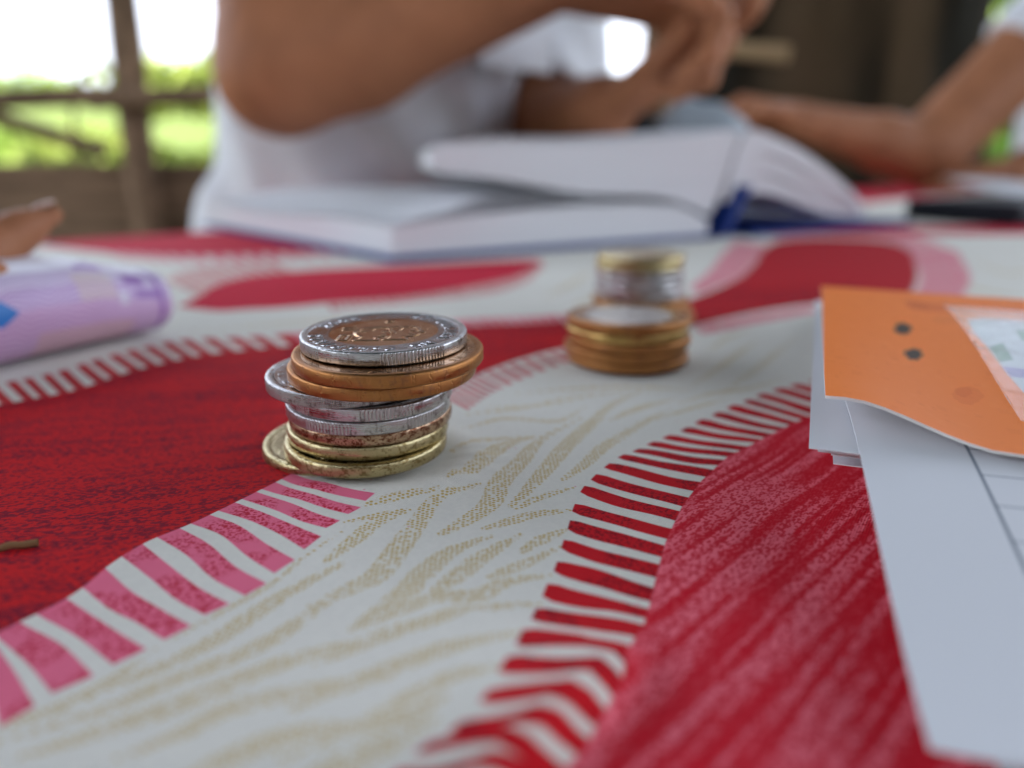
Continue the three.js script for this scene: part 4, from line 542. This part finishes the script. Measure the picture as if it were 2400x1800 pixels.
{ // second person leaning an elbow on the end of the table
  const p = thing('person', 'person in a pale blue shirt leaning a bent arm on the table end', 'person');
  const SRr = V(0.965, 0.31, -1.43), ER = V(0.672, 0.058, -1.30), WR = V(0.415, 0.108, -1.24), SL = V(1.24, 0.31, -1.28), EL = V(1.04, 0.045, -1.12), WL = V(0.79, 0.036, -1.23), hip = V(1.22, -0.24, -1.56), kR = V(0.85, -0.27, -1.33), kL = V(1.02, -0.27, -1.16), hc = V(1.03, 0.56, -1.34), hf = V(-0.66, -0.2, 0.70).normalize();
  const body = skinGeo([[SRr, ER, 0.068, 0.056], [ER, V(0.59, 0.073, -1.285), 0.05, 0.042], [V(0.59, 0.073, -1.285), WR, 0.042, 0.025], [SL, EL, 0.05, 0.042], [EL, WL, 0.042, 0.028], [V(1.09, 0.34, -1.37), V(1.05, 0.5, -1.35), 0.06, 0.052], [SRr, V(1.1, 0.33, -1.38), 0.055, 0.075], [SL, V(1.1, 0.33, -1.38), 0.055, 0.075], [V(1.1, 0.33, -1.38), hip, 0.08, 0.1], [hip, kR, 0.09, 0.06], [hip, kL, 0.09, 0.06], [kR, V(0.87, -0.66, -1.35), 0.05, 0.035], [kL, V(1.04, -0.66, -1.18), 0.05, 0.035], [V(0.87, -0.69, -1.35), V(0.78, -0.72, -1.26), 0.035, 0.028], [V(1.04, -0.69, -1.18), V(0.95, -0.72, -1.09), 0.035, 0.028]], 0.0125, 0.02);
  const h1 = skinGeo([[V(0.45, 0.103, -1.248), WR, 0.027, 0.025], ...handBones(WR, V(-0.9, 0.1, 0.15), V(0.1, -0.9, 0.3), 1, [0.6, 0.65, 0.7, 0.75])], 0.0036, 0.006), h2 = skinGeo([[V(0.83, 0.037, -1.212), WL, 0.03, 0.028], ...handBones(WL, V(-0.9, -0.12, 0.15), V(-0.1, -1, 0), 1, [0.15, 0.16, 0.18, 0.2])], 0.0036, 0.006), hd = skinGeo([...headBones(hc, hf), [V(1.05, 0.48, -1.35), hc, 0.05, 0.05]], 0.006, 0.02);
  part('body', mergeGeometries([body, h1, h2, hd]), skinB, p);
  const tg = skinGeo([[V(1.16, -0.2, -1.62), V(1.02, 0.27, -1.46), 0.125, 0.10], [V(1.28, -0.2, -1.50), V(1.18, 0.27, -1.32), 0.125, 0.10], [V(0.965, 0.31, -1.43), V(1.23, 0.31, -1.285), 0.072, 0.072]], 0.0135, 0.05), s1 = skinGeo([[SRr, SRr.clone().lerp(ER, 0.5), 0.082, 0.076]], 0.009, 0.02, (q) => -((q.x - 0.865) * 0.72 + (q.y - 0.19) * 0.69)), s2 = skinGeo([[SL, SL.clone().lerp(EL, 0.55), 0.072, 0.064]], 0.009, 0.02, (q) => 0.16 - q.y);
  part('shirt', mergeGeometries([tg, s1, s2]), shirt, p);
  part('trousers', skinGeo([[hip, kR, 0.105, 0.075], [hip, kL, 0.105, 0.075], [kR, V(0.87, -0.62, -1.35), 0.075, 0.06], [kL, V(1.04, -0.62, -1.18), 0.075, 0.06], [V(1.16, -0.23, -1.62), V(1.28, -0.23, -1.5), 0.12, 0.12]], 0.015, 0.03), trousers, p);
  faceParts(p, hc, hf);
}
{ // hand that holds the wad of notes: only the forefinger's end and a knuckle are in view
  const p = thing('person', 'hand with outstretched forefinger holding down the purple banknotes', 'person');
  const wr = V(-0.262, 0.034, -0.175), tipDir = V(0.88, 0.06, -0.30).normalize();
  const tip = atZ(120, 462, -0.212), mid = atZ(45, 498, -0.206), kn = atZ(-35, 548, -0.198), mc = V(-0.192, 0.030, -0.183);
  const B = [[V(-0.36, 0.06, -0.12), wr, 0.030, 0.021], [wr, mc, 0.018, 0.014], [wr, V(-0.188, 0.022, -0.168), 0.018, 0.014], [wr, V(-0.186, 0.016, -0.153), 0.017, 0.013], [wr, V(-0.190, 0.012, -0.140), 0.016, 0.011],
    [mc, kn, 0.0098, 0.0070], [kn, mid, 0.0066, 0.0046], [mid, tip, 0.0046, 0.0023],
    [V(-0.188, 0.022, -0.168), V(-0.152, 0.032, -0.172), 0.0088, 0.0078], [V(-0.152, 0.032, -0.172), atZ(-30, 610, -0.176), 0.0074, 0.0058],
    [V(-0.186, 0.016, -0.153), V(-0.156, 0.027, -0.156), 0.0085, 0.0076], [V(-0.156, 0.027, -0.156), V(-0.140, 0.024, -0.160), 0.0074, 0.006],
    [V(-0.190, 0.012, -0.140), V(-0.166, 0.020, -0.140), 0.0078, 0.007], [V(-0.166, 0.020, -0.140), V(-0.150, 0.018, -0.143), 0.0068, 0.0055],
    [V(-0.235, 0.024, -0.19), V(-0.205, 0.018, -0.205), 0.013, 0.0105], [V(-0.205, 0.018, -0.205), V(-0.178, 0.022, -0.214), 0.0098, 0.008]];
  part('body', mergeGeometries([skinGeo(B, 0.0024, 0.0045), skinGeo([[V(-0.36, 0.06, -0.12), V(-0.26, 0.036, -0.176), 0.030, 0.0225], [V(-0.60, 0.12, 0.02), V(-0.36, 0.06, -0.12), 0.042, 0.030]], 0.006, 0.01)]), skinC, p);
  const nail = part('nail', new THREE.SphereGeometry(1, 16, 10), std(col(0.72, 0.50, 0.42), 0.3), p); nail.scale.set(0.0036, 0.0006, 0.0019); nail.position.copy(tip).add(V(-0.0028, 0.0024, 0.0004)); nail.rotation.z = 0.3;
}
// ---------------------------------------------------------------- small things beyond the ledger
{
  const c = atZ(1530, 225, -0.78), g = thing('plastic_packet', 'crumpled whitish plastic packet with red and green print behind the ledger', 'packet', [c.x, 0, c.z]);
  const s = new THREE.IcosahedronGeometry(1, 5), q = s.attributes.position; for (let i = 0; i < q.count; i++) { const v = V(q.getX(i), q.getY(i), q.getZ(i)), n = 1 + 0.28 * (fbm(v.x * 2.5 + 5, v.y * 2.5 + v.z * 2, 171) - 0.5) + 0.2 * Math.abs(noise(v.x * 5 + v.z * 3, v.y * 5, 173) - 0.5); q.setXYZ(i, v.x * 0.056 * n, v.y * 0.048 * n, v.z * 0.012 * n); }
  s.rotateX(-0.35); s.rotateZ(-0.55); const m = mergeVertices(s); m.computeVertexNormals(); m.computeBoundingBox(); m.translate(0, -m.boundingBox.min.y + 0.0006, 0);
  const pt = canvasTex(256, 256, (x) => { x.fillStyle = '#9aa3ab'; x.fillRect(0, 0, 256, 256); x.fillStyle = '#b04a62'; x.fillRect(60, 150, 20, 20); x.fillRect(170, 160, 24, 16); x.fillStyle = '#4b7d84'; x.fillRect(0, 185, 256, 40); x.fillStyle = '#6b6f90'; x.fillRect(20, 160, 30, 30); });
  part('packet', m, phys(0xffffff, 0.35, { map: pt }), g);
  const k = onPlane(1365, 302), b = thing('black_pouch', 'rounded black pouch lying behind the lifted ledger pages', 'pouch', [atZ(1368, 280, -0.72).x, 0.0006, -0.72]);
  const d = new THREE.SphereGeometry(1, 32, 20), w = d.attributes.position; for (let i = 0; i < w.count; i++) w.setXYZ(i, w.getX(i) * 0.044, Math.max(0, 0.034 + w.getY(i) * 0.052), w.getZ(i) * 0.03); d.computeVertexNormals(); part('pouch', d, std(col(0.008, 0.010, 0.012), 0.5), b);
  const z1 = onPlane(2140, 482), wl = thing('black_wallet', 'flat black wallet on the cloth near the leaning arm', 'wallet', [z1.x + 0.03, 0.0006, z1.z - 0.03]); wl.rotation.y = 0.5;
  part('leather', boxGeo(0.13, 0.016, 0.09, 0, 0.008, 0, 0.004), std(col(0.012, 0.014, 0.02), 0.55), wl);
  const s2 = onPlane(2160, 428), fs = thing('folded_sheet', 'folded bluish white sheet lying by the leaning arm', 'paper', [s2.x + 0.06, 0.001, s2.z]);
  part('sheet', sheetGeo((u, v) => V(-0.07 + u * 0.2, 0.0006 + 0.02 * (1 - u) * v + 0.006 * Math.sin(u * 3), 0.08 - v * 0.2), 10, 10, 0.0004), [paper, paperEdge], fs);
}
// ---------------------------------------------------------------- benches
for (const [x, z, ry, len, label] of [[-0.24, -0.90, Math.PI / 4, 1.5, 'plain wooden bench under the person at the ledger'], [1.25, -1.59, -Math.PI / 4, 1.0, 'plain wooden bench under the person leaning on the table end']]) {
  const b = thing('bench', label, 'bench', [x, -0.75, z]); b.rotation.y = ry;
  part('seat', boxGeo(len, 0.035, 0.26, 0, 0.3825, 0, 0.004), wood, b); for (const sx of [-1, 1]) for (const sz of [-1, 1]) part('leg', boxGeo(0.05, 0.364, 0.05, sx * (len / 2 - 0.1), 0.182, sz * 0.09, 0.003), wood, b);
}
// ---------------------------------------------------------------- railing of posts, rails and boards
const railWood = wood;
function pole(a, b, r, mat, parent, name) { const L = a.distanceTo(b), g = new THREE.CylinderGeometry(r, r * 1.06, L, 18, 14), q = g.attributes.position; for (let i = 0; i < q.count; i++) { const n = 1 + 0.22 * (noise(q.getY(i) * 7 + a.x * 3, Math.atan2(q.getX(i), q.getZ(i)) * 1.5 + 9, 181) - 0.5); q.setX(i, q.getX(i) * n + 0.01 * Math.sin(q.getY(i) * 5)); q.setZ(i, q.getZ(i) * n); } g.computeVertexNormals(); const m = part(name, g, mat, parent); m.position.copy(a).add(b).multiplyScalar(0.5); m.quaternion.setFromUnitVectors(V(0, 1, 0), b.clone().sub(a).normalize()); return m; }
{
  const f = thing('wooden_railing', 'rough wooden railing of round post, rail, brace and boards behind the person at the ledger', 'railing');
  const z = -2.0, g0 = -0.75;
  pole(V(-0.905, g0, z), V(-0.945, 1.35, z), 0.038, railWood, f, 'post');
  pole(V(-2.7, g0, z - 0.02), V(-2.7, 1.35, z - 0.02), 0.04, railWood, f, 'post'); pole(V(0.35, g0, z), V(0.35, 1.35, z), 0.04, railWood, f, 'post');
  pole(V(-2.75, 0.19, z + 0.065), V(-0.93, 0.182, z + 0.065), 0.024, railWood, f, 'rail'); pole(V(-1.0, 0.182, z + 0.065), V(0.4, 0.186, z + 0.065), 0.021, railWood, f, 'rail');
  pole(V(-1.35, 0.165, z + 0.02), V(-1.0, 0.075, z + 0.02), 0.02, railWood, f, 'brace');
  for (let k = 0; k < 5; k++) { const b = part('board', boxGeo(3.1, 0.135, 0.022, 0, 0, 0, 0.003), railWood, f); b.position.set(-1.18, -0.03 - k * 0.1365, z - 0.055); b.rotation.z = (hash(k, 4) - 0.5) * 0.002; }
  const lg = thing('log', 'weathered brown log lying along the foot of the railing boards', 'log', [-1.35, -0.75, -1.62]); pole(V(-0.75, 0.112, 0), V(0.75, 0.112, 0.05), 0.11, railWood, lg, 'trunk');
  const tw = thing('twig', 'thin bent bare twig sticking up behind the rail', 'twig', [0, 0, 0]); const a = atZ(158, 225, -2.15), b2 = atZ(170, 165, -2.15), c = atZ(200, 150, -2.15), d = atZ(262, 152, -2.15); part('stem', new THREE.TubeGeometry(new THREE.CatmullRomCurve3([V(a.x, -0.75, -2.15), a, b2, c, d]), 40, 0.006, 6), railWood, tw);
}
{ // board end beside the trunk
  const a = atZ(1500, 100, -1.75), b = atZ(1702, 118, -1.75), w = thing('wooden_bar', 'pale wooden bar sticking out beside the tree trunk behind the hands', 'bar'); const m = part('bar', boxGeo(a.distanceTo(b), 0.032, 0.03, 0, 0, 0, 0.004), std(col(0.34, 0.24, 0.13), 0.8), w); m.position.copy(a).add(b).multiplyScalar(0.5); m.quaternion.setFromUnitVectors(V(1, 0, 0), b.clone().sub(a).normalize());
  const pst = part('post', boxGeo(0.05, 0.75 + a.y, 0.05, 0, 0, 0, 0.004), wood, w); pst.position.set(a.x - 0.02, (a.y - 0.75) / 2 - 0.02, a.z - 0.045);
}
{ // unseen dark plank wall added behind the camera to block front sky light
  const h = thing('added_shade_wall', 'dark plank wall added out of view to cut sky light from behind the camera', 'wall', [0, -0.75, 0]);
  const dark = std(0xffffff, 0.9, { map: woodTex, color: col(0.55, 0.5, 0.45) });
  for (let k = 0; k < 26; k++) { const b = part('plank', boxGeo(0.252, 2.3, 0.024, 0, 0, 0, 0.003), dark, h); b.position.set(-3.1 + k * 0.256, 1.152, 2.4 + (k % 2) * 0.004); }
}
// ---------------------------------------------------------------- trees, shrubs, ground
const leafMat = (r, g, b) => new THREE.MeshStandardMaterial({ color: col(r, g, b), roughness: 0.75, side: THREE.DoubleSide, vertexColors: true });
function leavesGeo(n, place, size, seed0) { // leaf-shaped faces: four triangles each
  const pos = [], colr = [], idx = []; seed = seed0; const q = new THREE.Quaternion(), v = V(0, 0, 0);
  for (let k = 0; k < n; k++) { const c = place(), s = size * (0.6 + 0.8 * rnd()); q.setFromEuler(new THREE.Euler(rnd() * 6.3, rnd() * 6.3, rnd() * 6.3)); const b = pos.length / 3, t = 0.7 + 0.6 * rnd();
    for (const [x, y, z] of [[0, 0, 0], [0.28, 0.35, 0.06], [0.24, 0.72, 0.03], [0, 1, -0.08], [-0.24, 0.72, 0.03], [-0.28, 0.35, 0.06]]) { v.set(x, y - 0.5, z).multiplyScalar(s).applyQuaternion(q); pos.push(c.x + v.x, c.y + v.y, c.z + v.z); colr.push(t * (0.92 + 0.2 * rnd() * 0), t, t * 0.9); }
    idx.push(b, b + 1, b + 5, b + 1, b + 2, b + 5, b + 2, b + 4, b + 5, b + 2, b + 3, b + 4); }
  const g = new THREE.BufferGeometry(); g.setAttribute('position', new THREE.Float32BufferAttribute(pos, 3)); g.setAttribute('color', new THREE.Float32BufferAttribute(colr, 3)); g.setIndex(idx); g.computeVertexNormals(); return g;
}
const ball = (c, r) => { const u = rnd() * 2 - 1, a = rnd() * 6.2832, k = Math.pow(rnd(), 0.45), s = Math.sqrt(1 - u * u); return V(c[0] + r[0] * k * s * Math.cos(a), c[1] + r[1] * k * u, c[2] + r[2] * k * s * Math.sin(a)); };
const bark = std(0xffffff, 0.95, { map: barkTex });
function limb(a, b, r0, r1, seg = 14) { const L = a.distanceTo(b), g = new THREE.CylinderGeometry(r1, r0, L, seg, 6); g.translate(0, L / 2, 0); g.applyQuaternion(new THREE.Quaternion().setFromUnitVectors(V(0, 1, 0), b.clone().sub(a).normalize())); g.translate(a.x, a.y, a.z); return g; }
{ // the big shade tree
  const t = thing('shade_tree', 'big dark tree trunk behind the table whose crown shades it', 'tree', [0.98, -0.75, -2.6]);
  const g = new THREE.CylinderGeometry(0.40, 0.45, 5.0, 96, 110), q = g.attributes.position; g.translate(0, 2.5, 0);
  for (let i = 0; i < q.count; i++) { const y = q.getY(i), a = Math.atan2(q.getX(i), q.getZ(i)), fl = 1 + 0.9 * Math.exp(-y / 0.25) * (0.55 + 0.45 * Math.cos(a * 5 + 1)) , n = fl + 0.22 * (fbm(a * 3 + 20, y * 1.6, 191) - 0.5) + 0.12 * Math.abs(fbm(a * 13 + 40, y * 3.5, 195) - 0.5); q.setX(i, q.getX(i) * n); q.setZ(i, q.getZ(i) * n); }
  g.computeVertexNormals(); part('trunk', g, bark, t);
  const ends = [[-4.0, 4.6, 2.8], [1.9, 5.0, 3.4], [-1.4, 5.6, -1.6], [2.2, 5.0, -1.2], [0.2, 6.2, 0.4], [-0.6, 5.0, 4.6], [-3.0, 4.8, 0.2]];
  part('limbs', mergeGeometries(ends.map((e) => limb(V(0, 4.6, 0), V(e[0], e[1] + 1.1, e[2]), 0.16, 0.05))), bark, t);
  const clumps = []; seed = 41; for (let k = 0; k < 95; k++) { const a = rnd() * 6.2832, r = Math.sqrt(rnd()) * 5.0; clumps.push([[-1.0 + r * Math.cos(a), 4.8 + rnd() * 2.0 - r * 0.16, 3.1 + r * Math.sin(a)], [1.05, 0.5, 1.05]]); }
  let k = 0; part('crown', leavesGeo(30000, () => { const c = clumps[k++ % clumps.length]; return ball(c[0], c[1]); }, 0.36, 43), leafMat(0.05, 0.10, 0.02), t).userData.kind = 'stuff';
}
const shrubMats = [leafMat(0.26, 0.34, 0.06), leafMat(0.30, 0.34, 0.07), leafMat(0.18, 0.28, 0.04)];
function shrub(x, z, rx, hgt, label, cat, mi, n, size, group) {
  const s = thing(cat === 'tree' ? 'leafy_tree' : 'shrub', label, cat, [x, -0.75, z], group), cl = [], sd = Math.round(Math.abs(x * 131 + z * 17)) + 3; seed = sd;
  const low = cat === 'tree' ? 0.35 : 0.08; for (let k = 0; k < 14; k++) cl.push([[(rnd() * 2 - 1) * rx * 0.75, hgt * (low + (0.92 - low) * rnd()), (rnd() * 2 - 1) * rx * 0.6], [rx * 0.42, hgt * 0.17, rx * 0.4]]);
  const tr = [limb(V(0, 0, 0), V(0.05, hgt * 0.55, 0), 0.03 * hgt, 0.015 * hgt, 9)]; for (let k = 0; k < 4; k++) tr.push(limb(V(0, hgt * (0.2 + 0.08 * k), 0), V(cl[k][0][0] * 0.8, cl[k][0][1], cl[k][0][2] * 0.8), 0.014 * hgt, 0.006 * hgt, 7));
  part('trunk', mergeGeometries(tr), bark, s); let k = 0; part('crown', leavesGeo(n, () => { const c = cl[k++ % cl.length]; return ball(c[0], c[1]); }, size, sd + 100), shrubMats[mi], s);
}
shrub(-5.6, -9.5, 2.0, 1.05, 'bright green shrub beyond the railing, furthest from the post', 'shrub', 0, 3200, 0.20, 'sunlit shrubs beyond the railing');
shrub(-7.6, -11.5, 1.9, 1.2, 'yellowish green shrub standing apart at the railing end', 'shrub', 1, 2600, 0.20, 'sunlit shrubs beyond the railing');
shrub(-4.0, -8.2, 1.1, 0.95, 'small lime green shrub seen right behind the railing post', 'shrub', 1, 2200, 0.17, 'sunlit shrubs beyond the railing');
shrub(-2.4, -9.0, 1.6, 1.75, 'taller olive green shrub between the railing post and the arm', 'shrub', 1, 2800, 0.19, 'sunlit shrubs beyond the railing');
shrub(0.6, -12, 2.2, 2.6, 'wide green shrub hidden behind the person at the ledger', 'shrub', 2, 2600, 0.24, 'sunlit shrubs beyond the railing');
shrub(7.2, -10.6, 2.2, 2.3, 'deep green shrub right of the big trunk', 'shrub', 2, 3200, 0.22, 'sunlit shrubs beyond the railing');
shrub(8.2, -13.5, 2.4, 5.2, 'loose leafy tree with sky gaps right of the big trunk', 'tree', 0, 3000, 0.26);
{ // distant wood
  const cl = []; seed = 97; for (let k = 0; k < 90; k++) { const x = -150 + k * 3.6 + rnd() * 3; cl.push([[x, 6.2 + rnd() * 1.4, -84 - rnd() * 10], [3.6, 1.8 + rnd() * 1.1, 3]]); }
  let k = 0; const m = part('far_trees', leavesGeo(9000, () => { const c = cl[k++ % cl.length]; return ball(c[0], c[1]); }, 1.1, 99), shrubMats[0]); m.userData.kind = 'stuff'; tag(m, 'pale green line of far-off trees at the edge of the field', 'trees');
}
const grassTex = tex(256, 256, (u, v) => { const n = fbm(u * 24, v * 24, 201), m = fbm(u * 4, v * 4, 203); const k = n * 0.5 + m * 0.5; return [mix(0.095, 0.16, k), mix(0.135, 0.20, k), 0.025 + 0.025 * m]; }, true, [120, 120]);
const gg = new THREE.PlaneGeometry(800, 800, 200, 320); gg.rotateX(-Math.PI / 2); gg.translate(0, -0.75, -100); { const q = gg.attributes.position; for (let i = 0; i < q.count; i++) { const d = -q.getZ(i); q.setY(i, q.getY(i) + 7.0 * sstep(10, 85, d) * (0.9 + 0.2 * noise(q.getX(i) * 0.03 + 7, d * 0.02, 205))); } gg.computeVertexNormals(); } // open ground that rises to a low green slope
struct('ground', gg, std(0xffffff, 0.95, { map: grassTex }));
const soil = new THREE.CircleGeometry(3.6, 48); soil.rotateX(-Math.PI / 2); { const q = soil.attributes.position; for (let i = 1; i < q.count; i++) { const k = 0.85 + 0.3 * noise(i * 0.6, 3, 211); q.setX(i, q.getX(i) * k); q.setZ(i, q.getZ(i) * k); } } soil.translate(0.2, -0.746, -0.7);
struct('bare_earth', soil, std(0xffffff, 0.95, { map: tex(256, 256, (u, v) => { const n = fbm(u * 30, v * 30, 221); return [mix(0.09, 0.2, n), mix(0.065, 0.14, n), mix(0.045, 0.09, n)]; }) }));
renderer.render(scene, camera);
